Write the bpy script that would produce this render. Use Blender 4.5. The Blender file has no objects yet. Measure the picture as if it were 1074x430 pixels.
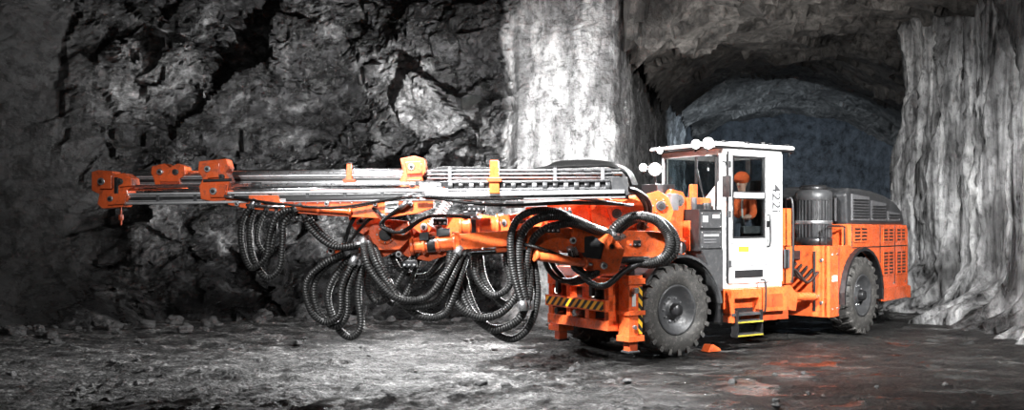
import bpy, bmesh, math, random
from mathutils import Vector, Matrix, noise
from mathutils.kdtree import KDTree
random.seed(7)
sc = bpy.context.scene
COL = sc.collection
try:
    sc.view_settings.view_transform = 'Standard'
    sc.view_settings.look = 'None'
except Exception:
    pass
V = Vector
WM = {}
CAM_H = 1.9

# ------------------------------------------------------------------ materials
def newmat(name):
    m = bpy.data.materials.new(name); m.use_nodes = True
    nt = m.node_tree; nt.nodes.clear()
    out = nt.nodes.new('ShaderNodeOutputMaterial')
    b = nt.nodes.new('ShaderNodeBsdfPrincipled')
    nt.links.new(b.outputs[0], out.inputs[0])
    return m, nt, b, out

def ramp(nt, src, stops):
    r = nt.nodes.new('ShaderNodeValToRGB')
    e = r.color_ramp.elements
    while len(e) < len(stops): e.new(0.5)
    for i, (p, c) in enumerate(stops):
        e[i].position = p
        e[i].color = (c, c, c, 1) if not isinstance(c, tuple) else (*c, 1)
    nt.links.new(src, r.inputs[0])
    return r.outputs[0]

def noi(nt, vec, scale, detail=6, rough=.6, dist=0):
    n = nt.nodes.new('ShaderNodeTexNoise')
    n.inputs['Scale'].default_value = scale
    n.inputs['Detail'].default_value = detail
    n.inputs['Roughness'].default_value = rough
    n.inputs['Distortion'].default_value = dist
    nt.links.new(vec, n.inputs['Vector'])
    return n.outputs[0]

def mixc(nt, fac, a, b, mode='MIX'):
    m = nt.nodes.new('ShaderNodeMix'); m.data_type = 'RGBA'; m.blend_type = mode
    if isinstance(fac, (int, float)): m.inputs[0].default_value = fac
    else: nt.links.new(fac, m.inputs[0])
    for k, s in ((6, a), (7, b)):
        if isinstance(s, tuple): m.inputs[k].default_value = (*s, 1)
        else: nt.links.new(s, m.inputs[k])
    return m.outputs[2]

def math_(nt, op, a, b_=None, c=None, clamp=False):
    n = nt.nodes.new('ShaderNodeMath'); n.operation = op; n.use_clamp = clamp
    for i, s in enumerate((a, b_, c)):
        if s is None: continue
        if isinstance(s, (int, float)): n.inputs[i].default_value = s
        else: nt.links.new(s, n.inputs[i])
    return n.outputs[0]

def mapping(nt, vec, scale):
    mp = nt.nodes.new('ShaderNodeMapping'); mp.inputs['Scale'].default_value = scale; nt.links.new(vec, mp.inputs[0]); return mp.outputs[0]

def bump(nt, b, h, strength, dist=.02, prev=None):
    n = nt.nodes.new('ShaderNodeBump')
    n.inputs['Strength'].default_value = strength
    n.inputs['Distance'].default_value = dist
    nt.links.new(h, n.inputs['Height'])
    if prev: nt.links.new(prev, n.inputs['Normal'])
    nt.links.new(n.outputs[0], b.inputs['Normal'])
    return n.outputs[0]

def paint(name, col, rough=.4, metal=0, var=.25, scale=5, bmp=.15, dirt=.35, dirtcol=(.05, .045, .04), coat=0):
    m, nt, b, o = newmat(name)
    tc = nt.nodes.new('ShaderNodeTexCoord').outputs['Object']
    n1 = noi(nt, tc, scale)
    lo = tuple(max(0, c * (1 - var)) for c in col); hi = tuple(min(1, c * (1 + var * .6)) for c in col)
    c = ramp(nt, n1, [(.3, lo), (.7, hi)])
    n2 = noi(nt, tc, scale * 3.1, 8, .7, .6)
    f = ramp(nt, n2, [(.52, 0.0), (.7, float(dirt))])
    c = mixc(nt, f, c, dirtcol)
    # scratches and chips
    if dirt > .3:
        n3 = noi(nt, mapping(nt, tc, (1, 1, 3)), scale * 9, 5, .7)
        c = mixc(nt, ramp(nt, n3, [(.62, 0.0), (.67, float(dirt))]), c, dirtcol)
    nt.links.new(c, b.inputs['Base Color'])
    rr = ramp(nt, n2, [(.3, max(.05, rough - .1)), (.75, min(1, rough + .25))])
    nt.links.new(rr, b.inputs['Roughness'])
    b.inputs['Metallic'].default_value = metal
    if coat: b.inputs['Coat Weight'].default_value = coat
    if bmp: bump(nt, b, n2, bmp, .01)
    return m

ORANGE = paint('orange_paint', (.88, .14, .036), .24, 0, .3, 4, .15, .75, (.07, .026, .016), .6)
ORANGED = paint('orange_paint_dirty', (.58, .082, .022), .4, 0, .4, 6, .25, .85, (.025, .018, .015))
WHITE = paint('white_paint', (.74, .74, .73), .35, 0, .1, 4, .05, .55, (.15, .14, .13))
BLACK = paint('black_paint', (.014, .014, .015), .35, 0, .3, 6, .1, .3, (.07, .065, .06))
DGREY = paint('dark_grey_paint', (.045, .046, .048), .38, 0, .3, 5, .15, .45, (.15, .145, .14))
HOODG = paint('hood_grey_paint', (.028, .029, .031), .35, 0, .3, 5, .15, .4, (.12, .115, .11), .3)
MGREY = paint('grey_paint', (.15, .15, .155), .4, .2, .25, 5, .1, .4, (.05, .05, .05))
STEEL = paint('bare_steel', (.55, .55, .56), .28, .9, .2, 8, .05, .5, (.1, .1, .1))
ALU = paint('aluminium', (.7, .7, .71), .33, .8, .2, 6, .08, .6, (.08, .08, .08))
CHROME = paint('chrome_rod', (.85, .85, .86), .12, 1, .05, 6, 0, .1, (.3, .3, .3))
RUBBER = paint('tyre_rubber', (.05, .048, .045), .6, 0, .4, 7, .4, .85, (.19, .18, .165))
YELLOW = paint('yellow_paint', (.4, .33, .03), .5, 0, .3, 6, .1, .6)
RED = paint('red_paint', (.6, .03, .02), .4, 0, .1, 6, 0, .1)
DECAL = paint('white_decal', (.7, .7, .69), .5, 0, .1, 10, 0, .3, (.1, .1, .1))
SKIN = paint('skin', (.5, .29, .21), .5, 0, .1, 8, 0, 0)
CLOTH = paint('dark_cloth', (.04, .045, .06), .85, 0, .2, 20, .2, .1)
HIVIS = paint('orange_cloth', (.7, .11, .02), .8, 0, .35, 20, .3, .6)
TAPE = paint('reflective_tape', (.6, .6, .55), .4, 0, .1, 20, 0, 0)

def hosemat(name, a, b_, freq, rough=.4):
    m, nt, b, o = newmat(name)
    uv = nt.nodes.new('ShaderNodeUVMap').outputs[0]
    sp = nt.nodes.new('ShaderNodeSeparateXYZ'); nt.links.new(uv, sp.inputs[0])
    fr = math_(nt, 'FRACT', math_(nt, 'MULTIPLY_ADD', sp.outputs[1], freq, sp.outputs[0]))
    c = ramp(nt, fr, [(.0, a), (.55, a), (.68, b_), (.88, b_), (1.0, a)])
    tc = nt.nodes.new('ShaderNodeTexCoord').outputs['Object']
    c2 = mixc(nt, ramp(nt, noi(nt, tc, 5), [(.4, 0.0), (.6, .8)]), c, (.008, .008, .008))
    nt.links.new(c2, b.inputs['Base Color']); b.inputs['Roughness'].default_value = rough
    b.inputs['Specular IOR Level'].default_value = .35
    h = ramp(nt, fr, [(0, 0.0), (.3, 1.0), (.6, 0.0)])
    bump(nt, b, h, .6, .014)
    return m
HOSE = hosemat('spiral_guard_hose', (.006, .006, .006), (.045, .045, .044), 30, .42)
HOSEB = hosemat('black_hose', (.006, .006, .006), (.012, .012, .012), 40, .38)

def hazard(name, a, b_, k):
    m, nt, b, o = newmat(name)
    tc = nt.nodes.new('ShaderNodeTexCoord').outputs['Object']
    sp = nt.nodes.new('ShaderNodeSeparateXYZ'); nt.links.new(tc, sp.inputs[0])
    a1 = math_(nt, 'ADD', sp.outputs[0], sp.outputs[1]); a2 = math_(nt, 'ADD', a1, sp.outputs[2])
    fr = math_(nt, 'FRACT', math_(nt, 'MULTIPLY', a2, float(k)))
    c = ramp(nt, fr, [(0, a), (.49, a), (.51, b_), (1, b_)])
    nt.links.new(c, b.inputs['Base Color']); b.inputs['Roughness'].default_value = .5
    return m
HAZ = hazard('hazard_stripes', (.012, .012, .012), (.85, .45, .02), 7)

def glass(name, tint):
    m = bpy.data.materials.new(name); m.use_nodes = True
    nt = m.node_tree; nt.nodes.clear()
    o = nt.nodes.new('ShaderNodeOutputMaterial')
    t = nt.nodes.new('ShaderNodeBsdfTransparent'); t.inputs[0].default_value = (*tint, 1)
    g = nt.nodes.new('ShaderNodeBsdfGlossy'); g.inputs[1].default_value = .03
    lw = nt.nodes.new('ShaderNodeLayerWeight'); lw.inputs[0].default_value = .35
    f = ramp(nt, lw.outputs['Facing'], [(0, .05), (.6, .12), (1, .8)])
    mx = nt.nodes.new('ShaderNodeMixShader')
    nt.links.new(f, mx.inputs[0]); nt.links.new(t.outputs[0], mx.inputs[1]); nt.links.new(g.outputs[0], mx.inputs[2])
    nt.links.new(mx.outputs[0], o.inputs[0])
    return m
GLASS = glass('cab_glass', (.72, .75, .75))

def emis(name, col, s):
    m, nt, b, o = newmat(name)
    b.inputs['Base Color'].default_value = (*col, 1)
    b.inputs['Emission Color'].default_value = (*col, 1)
    b.inputs['Emission Strength'].default_value = s
    return m
LAMP = emis('lit_lamp_lens', (1, .98, .95), 150)
LAMPDIM = emis('dim_lamp_lens', (1, .97, .9), 2)

def rockmat(name, dark, light, contrast=(.35, .68), scale=1.2, rough=(.35, .8), bs=.9):
    m, nt, b, o = newmat(name)
    v = nt.nodes.new('ShaderNodeTexCoord').outputs['Object']
    n1 = noi(nt, v, scale, 12, .68, .5)
    n2 = noi(nt, v, scale * 6, 10, .75, .3)
    c = ramp(nt, n1, [(contrast[0], dark), (contrast[1], light)])
    c2 = ramp(nt, n2, [(.36, (.08, .08, .08)), (.5, (.7, .7, .7)), (.66, (1.3, 1.3, 1.3))])
    c = mixc(nt, .9, c, c2, 'MULTIPLY')
    nt.links.new(c, b.inputs['Base Color'])
    nt.links.new(ramp(nt, n1, [(.35, rough[0]), (.65, rough[1])]), b.inputs['Roughness'])
    vo = nt.nodes.new('ShaderNodeTexVoronoi'); vo.inputs['Scale'].default_value = scale * 5
    nt.links.new(v, vo.inputs['Vector'])
    p = bump(nt, b, vo.outputs[0], bs * .5, .12)
    p = bump(nt, b, n2, bs, .12, p)
    n4 = noi(nt, v, scale * 22, 6, .7)
    bump(nt, b, n4, bs * .7, .03, p)
    return m
CEIL = rockmat('tunnel_roof_rock', (.022, .02, .018), (.19, .178, .165), (.36, .64), .9, (.45, .8), .9)
STONE = rockmat('loose_stone', (.04, .04, .04), (.3, .3, .3), (.3, .7), 6, (.35, .7), .5)
DARKR = rockmat('haze_toned_drift_wall', (.07, .078, .088), (.11, .12, .135), (.3, .7), .4, (.85, .95), .1)  # blue-grey tone puts the tunnel haze into the wall colour

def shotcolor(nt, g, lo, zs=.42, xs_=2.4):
    """sprayed concrete with vertical pale and dark streaks"""
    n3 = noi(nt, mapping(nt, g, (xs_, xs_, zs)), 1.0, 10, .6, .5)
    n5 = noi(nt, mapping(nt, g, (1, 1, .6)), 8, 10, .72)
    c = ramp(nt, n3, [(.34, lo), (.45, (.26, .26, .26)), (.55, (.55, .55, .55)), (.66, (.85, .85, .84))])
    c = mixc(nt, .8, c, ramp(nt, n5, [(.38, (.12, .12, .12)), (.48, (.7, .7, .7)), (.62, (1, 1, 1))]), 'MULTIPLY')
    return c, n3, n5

def shotmat():
    m, nt, b, o = newmat('fluted_shotcrete')
    g = nt.nodes.new('ShaderNodeNewGeometry').outputs['Position']
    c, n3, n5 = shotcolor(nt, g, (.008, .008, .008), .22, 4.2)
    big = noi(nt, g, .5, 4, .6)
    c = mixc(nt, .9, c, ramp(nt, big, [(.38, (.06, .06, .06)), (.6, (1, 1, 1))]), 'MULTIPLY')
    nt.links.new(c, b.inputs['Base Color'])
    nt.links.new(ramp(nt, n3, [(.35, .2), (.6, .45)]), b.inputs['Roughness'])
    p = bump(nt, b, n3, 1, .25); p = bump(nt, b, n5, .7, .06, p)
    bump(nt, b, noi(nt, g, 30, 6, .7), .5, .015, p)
    return m
SHOTR = shotmat()

def wallmat():
    """dark fractured rock that passes into pale sprayed concrete towards the tunnel corner"""
    m, nt, b, o = newmat('rock_and_shotcrete_wall')
    g = nt.nodes.new('ShaderNodeNewGeometry').outputs['Position']
    sp = nt.nodes.new('ShaderNodeSeparateXYZ'); nt.links.new(g, sp.inputs[0])
    big = noi(nt, g, 1.6, 6, .65)
    ad = math_(nt, 'MULTIPLY_ADD', big, .45, sp.outputs[0])
    mr = nt.nodes.new('ShaderNodeMapRange'); mr.inputs[1].default_value = .02; mr.inputs[2].default_value = .14
    nt.links.new(ad, mr.inputs[0]); shot = mr.outputs[0]
    n1 = noi(nt, g, .42, 12, .66, .3)
    n2 = noi(nt, mapping(nt, g, (1, 1, 1.5)), 2.6, 12, .74, .2)
    n5 = noi(nt, g, 12, 8, .72)
    rock = ramp(nt, n1, [(.38, (.004, .004, .0045)), (.5, (.034, .034, .035)), (.62, (.27, .27, .27))])
    rock = mixc(nt, .9, rock, ramp(nt, n2, [(.38, (.12, .12, .12)), (.5, (.6, .6, .6)), (.63, (1.9, 1.9, 1.9))]), 'MULTIPLY')
    rock = mixc(nt, .6, rock, ramp(nt, n5, [(.38, (.3, .3, .3)), (.5, (1, 1, 1)), (.64, (2, 2, 2))]), 'MULTIPLY')
    sc_, n3, n6 = shotcolor(nt, g, (.2, .2, .2), .6)
    m2 = nt.nodes.new('ShaderNodeMapRange'); m2.inputs[1].default_value = -7.8; m2.inputs[2].default_value = -8.9
    nt.links.new(ad, m2.inputs[0])
    dust = ramp(nt, n2, [(.3, (.02, .02, .02)), (.6, (.085, .085, .085))])
    rock = mixc(nt, m2.outputs[0], rock, dust)
    nt.links.new(mixc(nt, shot, rock, sc_), b.inputs['Base Color'])
    rr = ramp(nt, n2, [(.35, .16), (.62, .42)])
    nt.links.new(mixc(nt, shot, rr, (.8, .8, .8)), b.inputs['Roughness'])
    p = bump(nt, b, n1, .6, .5)
    p = bump(nt, b, n2, .8, .2, p)
    bump(nt, b, n5, .9, .05, p)
    return m
WALLM = wallmat()

def floormat():
    m, nt, b, o = newmat('wet_gravel_floor')
    g = nt.nodes.new('ShaderNodeNewGeometry').outputs['Position']
    sp = nt.nodes.new('ShaderNodeSeparateXYZ'); nt.links.new(g, sp.inputs[0])
    n1 = noi(nt, g, .5, 8, .6, .4)
    n2 = noi(nt, mapping(nt, g, (.6, 1.3, 1)), 2.2, 12, .78, .5)
    n3 = noi(nt, g, 20, 8, .8)
    def voro(s):
        v = nt.nodes.new('ShaderNodeTexVoronoi'); v.inputs['Scale'].default_value = s; nt.links.new(g, v.inputs['Vector'])
        q = nt.nodes.new('ShaderNodeSeparateXYZ'); nt.links.new(v.outputs['Color'], q.inputs[0])
        return v.outputs['Distance'], q.outputs[0]
    d1, c1 = voro(9); d2, c2 = voro(24)
    dry = ramp(nt, n2, [(.38, (.008, .008, .0078)), (.47, (.08, .079, .078)), (.55, (.27, .268, .265)), (.66, (.6, .595, .59))])
    dry = mixc(nt, .75, dry, ramp(nt, c2, [(0, (.2, .2, .2)), (.6, (.8, .8, .8)), (1, (1.5, 1.5, 1.5))]), 'MULTIPLY')
    dry = mixc(nt, .75, dry, ramp(nt, n3, [(.4, (.12, .12, .12)), (.5, (.9, .9, .9)), (.6, (1.7, 1.7, 1.7))]), 'MULTIPLY')
    wet = ramp(nt, n2, [(.42, (.004, .0038, .0035)), (.55, (.035, .033, .03)), (.7, (.17, .163, .152))])
    wet = mixc(nt, .6, wet, ramp(nt, c2, [(0, (.2, .2, .2)), (1, (1.5, 1.5, 1.5))]), 'MULTIPLY')
    mr = nt.nodes.new('ShaderNodeMapRange'); mr.inputs[1].default_value = .2; mr.inputs[2].default_value = 2.6
    nt.links.new(sp.outputs[0], mr.inputs[0])
    ma = math_(nt, 'MULTIPLY_ADD', n1, 2.0, -1.0)
    s = math_(nt, 'ADD', mr.outputs[0], ma, clamp=True)
    nt.links.new(mixc(nt, s, dry, wet), b.inputs['Base Color'])
    # small puddles plus one standing pool in the wheel rut below the cab steps
    n4 = noi(nt, mapping(nt, g, (.8, 1.3, 1)), 1.3, 5, .6, .5)
    dx = math_(nt, 'MULTIPLY', math_(nt, 'SUBTRACT', sp.outputs[0], 2.75), 1.1)
    dy = math_(nt, 'MULTIPLY', math_(nt, 'SUBTRACT', sp.outputs[1], 11.4), .62)
    rr_ = math_(nt, 'SQRT', math_(nt, 'ADD', math_(nt, 'MULTIPLY', dx, dx), math_(nt, 'MULTIPLY', dy, dy)))
    pool = ramp(nt, math_(nt, 'MULTIPLY_ADD', n1, .9, math_(nt, 'MULTIPLY_ADD', rr_, -.6, .25)), [(.42, 0.0), (.47, 1.0)])
    pud = math_(nt, 'MULTIPLY', ramp(nt, n4, [(.55, 0.0), (.59, 1.0)]), s)
    pud = math_(nt, 'MAXIMUM', pud, pool)
    r1 = ramp(nt, n3, [(.35, .3), (.65, .75)])
    r = mixc(nt, s, r1, ramp(nt, n3, [(.35, .33), (.65, .65)]))
    r = mixc(nt, pud, r, (.05, .05, .05))
    nt.links.new(r, b.inputs['Roughness'])
    inv = math_(nt, 'MULTIPLY_ADD', pud, -.95, 1.0)
    sc_ = lambda x: math_(nt, 'MULTIPLY', x, inv)
    p = bump(nt, b, sc_(n2), 1.0, .2)
    p = bump(nt, b, sc_(d1), .9, -.08, p)
    p = bump(nt, b, sc_(d2), .9, -.035, p)
    bump(nt, b, sc_(n3), .9, .045, p)
    return m
FLOORM = floormat()

# ------------------------------------------------------------------ mesh builder
def spline(pts, n=10):
    pts = [V(p) for p in pts]
    if len(pts) < 3: return pts
    out = []
    P = [pts[0] * 2 - pts[1]] + pts + [pts[-1] * 2 - pts[-2]]
    for i in range(1, len(P) - 2):
        p0, p1, p2, p3 = P[i - 1], P[i], P[i + 1], P[i + 2]
        for k in range(n):
            t = k / n
            out.append(.5 * ((2 * p1) + (p2 - p0) * t + (2 * p0 - 5 * p1 + 4 * p2 - p3) * t * t + (3 * p1 - p0 - 3 * p2 + p3) * t ** 3))
    out.append(pts[-1])
    return out

class MB:
    def __init__(s):
        s.bm = bmesh.new(); s.mats = []; s.uv = s.bm.loops.layers.uv.new('UVMap')
    def mi(s, m):
        if m not in s.mats: s.mats.append(m)
        return s.mats.index(m)
    def quadbox(s, corners, m):
        vs = [s.bm.verts.new(c) for c in corners]
        k = s.mi(m)
        for f in ((0, 3, 2, 1), (4, 5, 6, 7), (0, 1, 5, 4), (1, 2, 6, 5), (2, 3, 7, 6), (3, 0, 4, 7)):
            fc = s.bm.faces.new([vs[i] for i in f]); fc.material_index = k
    def box(s, x0, x1, y0, y1, z0, z1, m):
        s.quadbox([(x0, y0, z0), (x1, y0, z0), (x1, y1, z0), (x0, y1, z0), (x0, y0, z1), (x1, y0, z1), (x1, y1, z1), (x0, y1, z1)], m)
    def beam(s, p0, p1, w, h, m, w1=None, h1=None):
        p0, p1 = V(p0), V(p1); d = (p1 - p0).normalized()
        up = V((0, 0, 1)) if abs(d.z) < .95 else V((1, 0, 0))
        sd = d.cross(up).normalized(); up = sd.cross(d).normalized()
        w1 = w1 or w; h1 = h1 or h
        c = []
        for p, ww, hh in ((p0, w, h), (p1, w1, h1)):
            for a, b_ in ((-1, -1), (1, -1), (1, 1), (-1, 1)):
                c.append(p + sd * a * ww / 2 + up * b_ * hh / 2)
        s.quadbox(c, m)
    def cyl(s, p0, p1, r, m, r2=None, seg=20, cap=True):
        p0, p1 = V(p0), V(p1); d = (p1 - p0).normalized()
        up = V((0, 0, 1)) if abs(d.z) < .9 else V((1, 0, 0))
        a = d.cross(up).normalized(); b_ = a.cross(d).normalized()
        r2 = r if r2 is None else r2
        k = s.mi(m)
        R = [[s.bm.verts.new(p + (a * math.cos(t) + b_ * math.sin(t)) * rr) for t in [2 * math.pi * i / seg for i in range(seg)]] for p, rr in ((p0, r), (p1, r2))]
        for i in range(seg):
            j = (i + 1) % seg
            f = s.bm.faces.new((R[0][i], R[0][j], R[1][j], R[1][i])); f.smooth = True; f.material_index = k
        if cap:
            f = s.bm.faces.new(R[0][::-1]); f.material_index = k
            f = s.bm.faces.new(R[1]); f.material_index = k
    def prism(s, pts, d0, d1, m, axis='y'):
        k = s.mi(m)
        def mk(p, d): return (p[0], d, p[1]) if axis == 'y' else ((d, p[0], p[1]) if axis == 'x' else (p[0], p[1], d))
        A = [s.bm.verts.new(mk(p, d0)) for p in pts]; B = [s.bm.verts.new(mk(p, d1)) for p in pts]
        n = len(pts)
        fs = [s.bm.faces.new(A), s.bm.faces.new(B[::-1])]
        for i in range(n):
            j = (i + 1) % n
            fs.append(s.bm.faces.new((A[i], B[i], B[j], A[j])))
        for f in fs: f.material_index = k
    def tube(s, pts, r, m, seg=8):
        pts = [V(p) for p in pts]; k = s.mi(m)
        n = len(pts); T = []
        for i in range(n):
            T.append((pts[min(i + 1, n - 1)] - pts[max(i - 1, 0)]).normalized())
        up = V((0, 1, 0)) if abs(T[0].y) < .9 else V((1, 0, 0))
        a = T[0].cross(up).normalized(); rings = []; L = 0; Ls = []
        for i in range(n):
            if i:
                L += (pts[i] - pts[i - 1]).length
                a = (a - T[i] * a.dot(T[i])).normalized()
            b_ = T[i].cross(a); Ls.append(L)
            rings.append([s.bm.verts.new(pts[i] + (a * math.cos(t) + b_ * math.sin(t)) * r) for t in [2 * math.pi * q / seg for q in range(seg)]])
        for i in range(n - 1):
            for q in range(seg):
                w = (q + 1) % seg
                f = s.bm.faces.new((rings[i][q], rings[i][w], rings[i + 1][w], rings[i + 1][q])); f.smooth = True; f.material_index = k
                for lp, (uu, vv) in zip(f.loops, ((q / seg, Ls[i]), ((q + 1) / seg, Ls[i]), ((q + 1) / seg, Ls[i + 1]), (q / seg, Ls[i + 1]))):
                    lp[s.uv].uv = (uu, vv)
        f = s.bm.faces.new(rings[0][::-1]); f.material_index = k
        f = s.bm.faces.new(rings[-1]); f.material_index = k
    def rev(s, prof, c, m, seg=40):
        k = s.mi(m); c = V(c); rings = []
        for r, y in prof:
            rings.append([s.bm.verts.new(c + V((math.cos(t) * r, y, math.sin(t) * r))) for t in [2 * math.pi * q / seg for q in range(seg)]])
        for i in range(len(prof) - 1):
            for q in range(seg):
                w = (q + 1) % seg
                f = s.bm.faces.new((rings[i][q], rings[i][w], rings[i + 1][w], rings[i + 1][q])); f.smooth = True; f.material_index = k
    def ball(s, c, r, m, sx=1, sy=1, sz=1, sub=2):
        k = s.mi(m)
        res = bmesh.ops.create_icosphere(s.bm, subdivisions=sub, radius=r, matrix=Matrix.Translation(c) @ Matrix.Diagonal((sx, sy, sz, 1)))
        for v in res['verts']:
            for f in v.link_faces: f.material_index = k; f.smooth = True
    def build(s, name, parent=None, frame=None, label=None, bevel=0.0, pivot=None):
        frame = frame or Matrix.Identity(4)
        vs = s.bm.verts
        if pivot is None:
            lo = V((min(v.co.x for v in vs), min(v.co.y for v in vs), min(v.co.z for v in vs)))
            hi = V((max(v.co.x for v in vs), max(v.co.y for v in vs), max(v.co.z for v in vs)))
            pivot = (lo + hi) / 2
        pivot = V(pivot)
        for v in vs: v.co -= pivot
        bmesh.ops.recalc_face_normals(s.bm, faces=s.bm.faces)
        me = bpy.data.meshes.new(name); s.bm.to_mesh(me); s.bm.free()
        for m in s.mats: me.materials.append(m)
        ob = bpy.data.objects.new(name, me); COL.objects.link(ob)
        place(ob, frame @ Matrix.Translation(pivot), parent)
        if bevel:
            bv = ob.modifiers.new('bevel', 'BEVEL'); bv.width = bevel; bv.segments = 2; bv.limit_method = 'ANGLE'; bv.angle_limit = math.radians(40)
        if label: ob['label'] = label
        return ob

def place(ob, world, parent=None):
    WM[ob.name] = world
    if parent:
        ob.parent = parent
        ob.matrix_parent_inverse = WM[parent.name].inverted()
    ob.matrix_basis = world

def empty(name, world, parent=None):
    e = bpy.data.objects.new(name, None); COL.objects.link(e); e.empty_display_size = .3
    place(e, world, parent); return e

# ------------------------------------------------------------------ setting
def fracture(p, s, seed=0.0, crack=.35):
    q = p * s + V((seed, seed * .7, -seed))
    d, pts = noise.voronoi(q, distance_metric='DISTANCE')
    c = pts[0]
    rv = noise.noise_vector(c * 3.7 + V((5.1, 2.2, 9.9)))
    tilt = (q - c).dot(rv) * 1.4
    off = noise.noise(c * 7.3 + V((1.3, 8.1, 4.4)))
    edge = d[1] - d[0]
    return off * .9 + tilt * .9 - crack * math.exp(-edge * 9)

def wallmesh(name, path, z0, z1, nu, nv, fn, mat, label, smooth=False):
    P = spline(path, 24)
    L = [0]
    for i in range(1, len(P)): L.append(L[-1] + (P[i] - P[i - 1]).length)
    bm = bmesh.new(); grid = []
    j = 0
    for a in range(nu + 1):
        s_ = L[-1] * a / nu
        while j < len(P) - 2 and L[j + 1] < s_: j += 1
        t = (s_ - L[j]) / max(1e-6, L[j + 1] - L[j])
        p = P[j].lerp(P[j + 1], t); lo = max(0, j - 10); hi = min(len(P) - 1, j + 10)
        tg = (P[hi] - P[lo]).normalized()
        n = V((tg.y, -tg.x, 0))
        row = []
        for b in range(nv + 1):
            z = z0 + (z1 - z0) * b / nv
            q = V((p.x, p.y, z))
            dd, dz = fn(q, s_, z)
            row.append(bm.verts.new((p.x + n.x * dd, p.y + n.y * dd, z + dz)))
        grid.append(row)
    for a in range(nu):
        for b in range(nv):
            f = bm.faces.new((grid[a][b], grid[a + 1][b], grid[a + 1][b + 1], grid[a][b + 1])); f.smooth = smooth
    me = bpy.data.meshes.new(name); bm.to_mesh(me); bm.free(); me.materials.append(mat)
    ob = bpy.data.objects.new(name, me); COL.objects.link(ob)
    ob['kind'] = 'structure'; ob['label'] = label; ob['category'] = 'wall'
    WM[ob.name] = Matrix.Identity(4)
    return ob

def fn_left(q, s, z):
    sm = max(0, min(1, (q.x + .3) / .5)) if q.y > 15 else 0
    smL = max(0, min(1, (-8.2 - q.x) / 1.0))
    rough = 1 - .9 * max(sm, smL * .9)
    w = q + V((.35 * noise.noise(q * 1.1), .35 * noise.noise(q * 1.1 + V((7, 7, 7))), .35 * noise.noise(q * 1.1 + V((3, 9, 1)))))
    d = 1.0 * noise.noise(q * .22 + V((3, 1, 7))) * (1 - sm) + .5 * noise.noise(q * .6 + V((13, 1, 7))) * (1 - sm)
    d += rough * (.50 * fracture(w, .45, 2, 0) + .46 * fracture(w, .85, 5, .04) + .20 * fracture(q, 2.0, 9, .1) + .06 * fracture(q, 5.2, 9, .2))
    d += .08 * noise.fractal(q * 1.6, 1.0, 2.0, 5)
    if sm > 0:
        d += sm * (.2 * noise.noise(V((q.x * 1.4, q.y * 1.4, z * .35))) + .25)
    d -= 1.0 * math.exp(-((z - 3.6) / 1.2) ** 2) * (1 - sm) * max(0, min(1, (q.x + 9) / 3))
    if z < 1.3: d += (1.3 - max(z, 0)) ** 2 * (.9 + .6 * noise.noise(q * .9)) * (1 - .5 * sm)
    return d, .12 * noise.noise(q * 1.9)
WL = wallmesh('wall_left', [(-14, 5, 0), (-13.2, 10, 0), (-11.5, 15.5, 0), (-9.2, 19, 0), (-6, 20.6, 0), (-2.5, 20.9, 0), (.2, 20.2, 0), (1.7, 19.8, 0), (2.12, 20.1, 0), (2.3, 21.0, 0), (2.7, 24, 0), (4.3, 30, 0), (6.6, 38, 0)],
         -.4, 9.6, 620, 200, fn_left, WALLM, 'dark fractured mine rock wall with a pale sprayed pillar')

def ridge(v): return (1 - min(1, abs(v) * 2.2)) ** 2
def fn_right(q, s, z):
    wz = noise.noise(q * .8) * .35
    d = .35 * noise.noise(q * .3 + V((9, 2, 1)))
    d += .30 * ridge(noise.noise(V((s * 1.0 + wz, 0.3, z * .10))))
    d += .22 * ridge(noise.noise(V((s * 2.6 + wz, 4.3, z * .16)))) + .12 * ridge(noise.noise(V((s * 6 + wz, 1.3, z * .3))))
    d += .07 * noise.fractal(q * 2.2, 1.0, 2.0, 4)
    if z < 1.2: d += (1.2 - max(z, 0)) ** 2 * (.8 + .5 * noise.noise(q * 1.1))
    d += .2 * math.sin(z * .9)
    return d, .05 * noise.noise(q * 2)
rp = [(13.5, 28, 0), (10.8, 25.2, 0), (9.85, 23.2, 0), (9.75, 20, 0), (9.65, 17, 0), (9.35, 14, 0), (9.0, 9, 0), (8.6, 4, 0)]
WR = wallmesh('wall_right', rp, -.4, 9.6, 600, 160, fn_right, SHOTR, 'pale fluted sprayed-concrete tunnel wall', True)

def grid_surface(name, xs, ys, fn, mat, label, cat, smooth=True):
    bm = bmesh.new(); g = []
    for x in xs: g.append([bm.verts.new(fn(x, y)) for y in ys])
    for i in range(len(xs) - 1):
        for j in range(len(ys) - 1):
            bm.faces.new((g[i][j], g[i + 1][j], g[i + 1][j + 1], g[i][j + 1]))
    bmesh.ops.recalc_face_normals(bm, faces=bm.faces)
    me = bpy.data.meshes.new(name); bm.to_mesh(me); bm.free(); me.materials.append(mat)
    for p in me.polygons: p.use_smooth = smooth
    ob = bpy.data.objects.new(name, me); COL.objects.link(ob)
    ob['kind'] = 'structure'; ob['label'] = label; ob['category'] = cat
    WM[ob.name] = Matrix.Identity(4)
    return ob

def floorh(x, y):
    q = V((x, y, 0))
    h = .07 * noise.noise(q * .5) + .06 * noise.fractal(V((x * 1.1, y * 2.0, 0)), 1.0, 2.0, 6)
    h += .04 * max(0, .5 - noise.voronoi(q * 4.5)[0][0]) * 2 + .022 * max(0, .5 - noise.voronoi(q * 11)[0][0]) * 2
    if 1.4 < x < 9 and 10 < y < 19: h *= .5
    return h - .03
ys = [4.0]
while ys[-1] < 48: ys.append(ys[-1] + .026 + .0026 * max(0, ys[-1] - 6) ** 1.35)
xs = [-15 + 30.5 * i / 620 for i in range(621)]
grid_surface('floor', xs, ys, lambda x, y: (x, y, floorh(x, y)), FLOORM, 'uneven wet gravel mine floor', 'floor', False)

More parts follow.
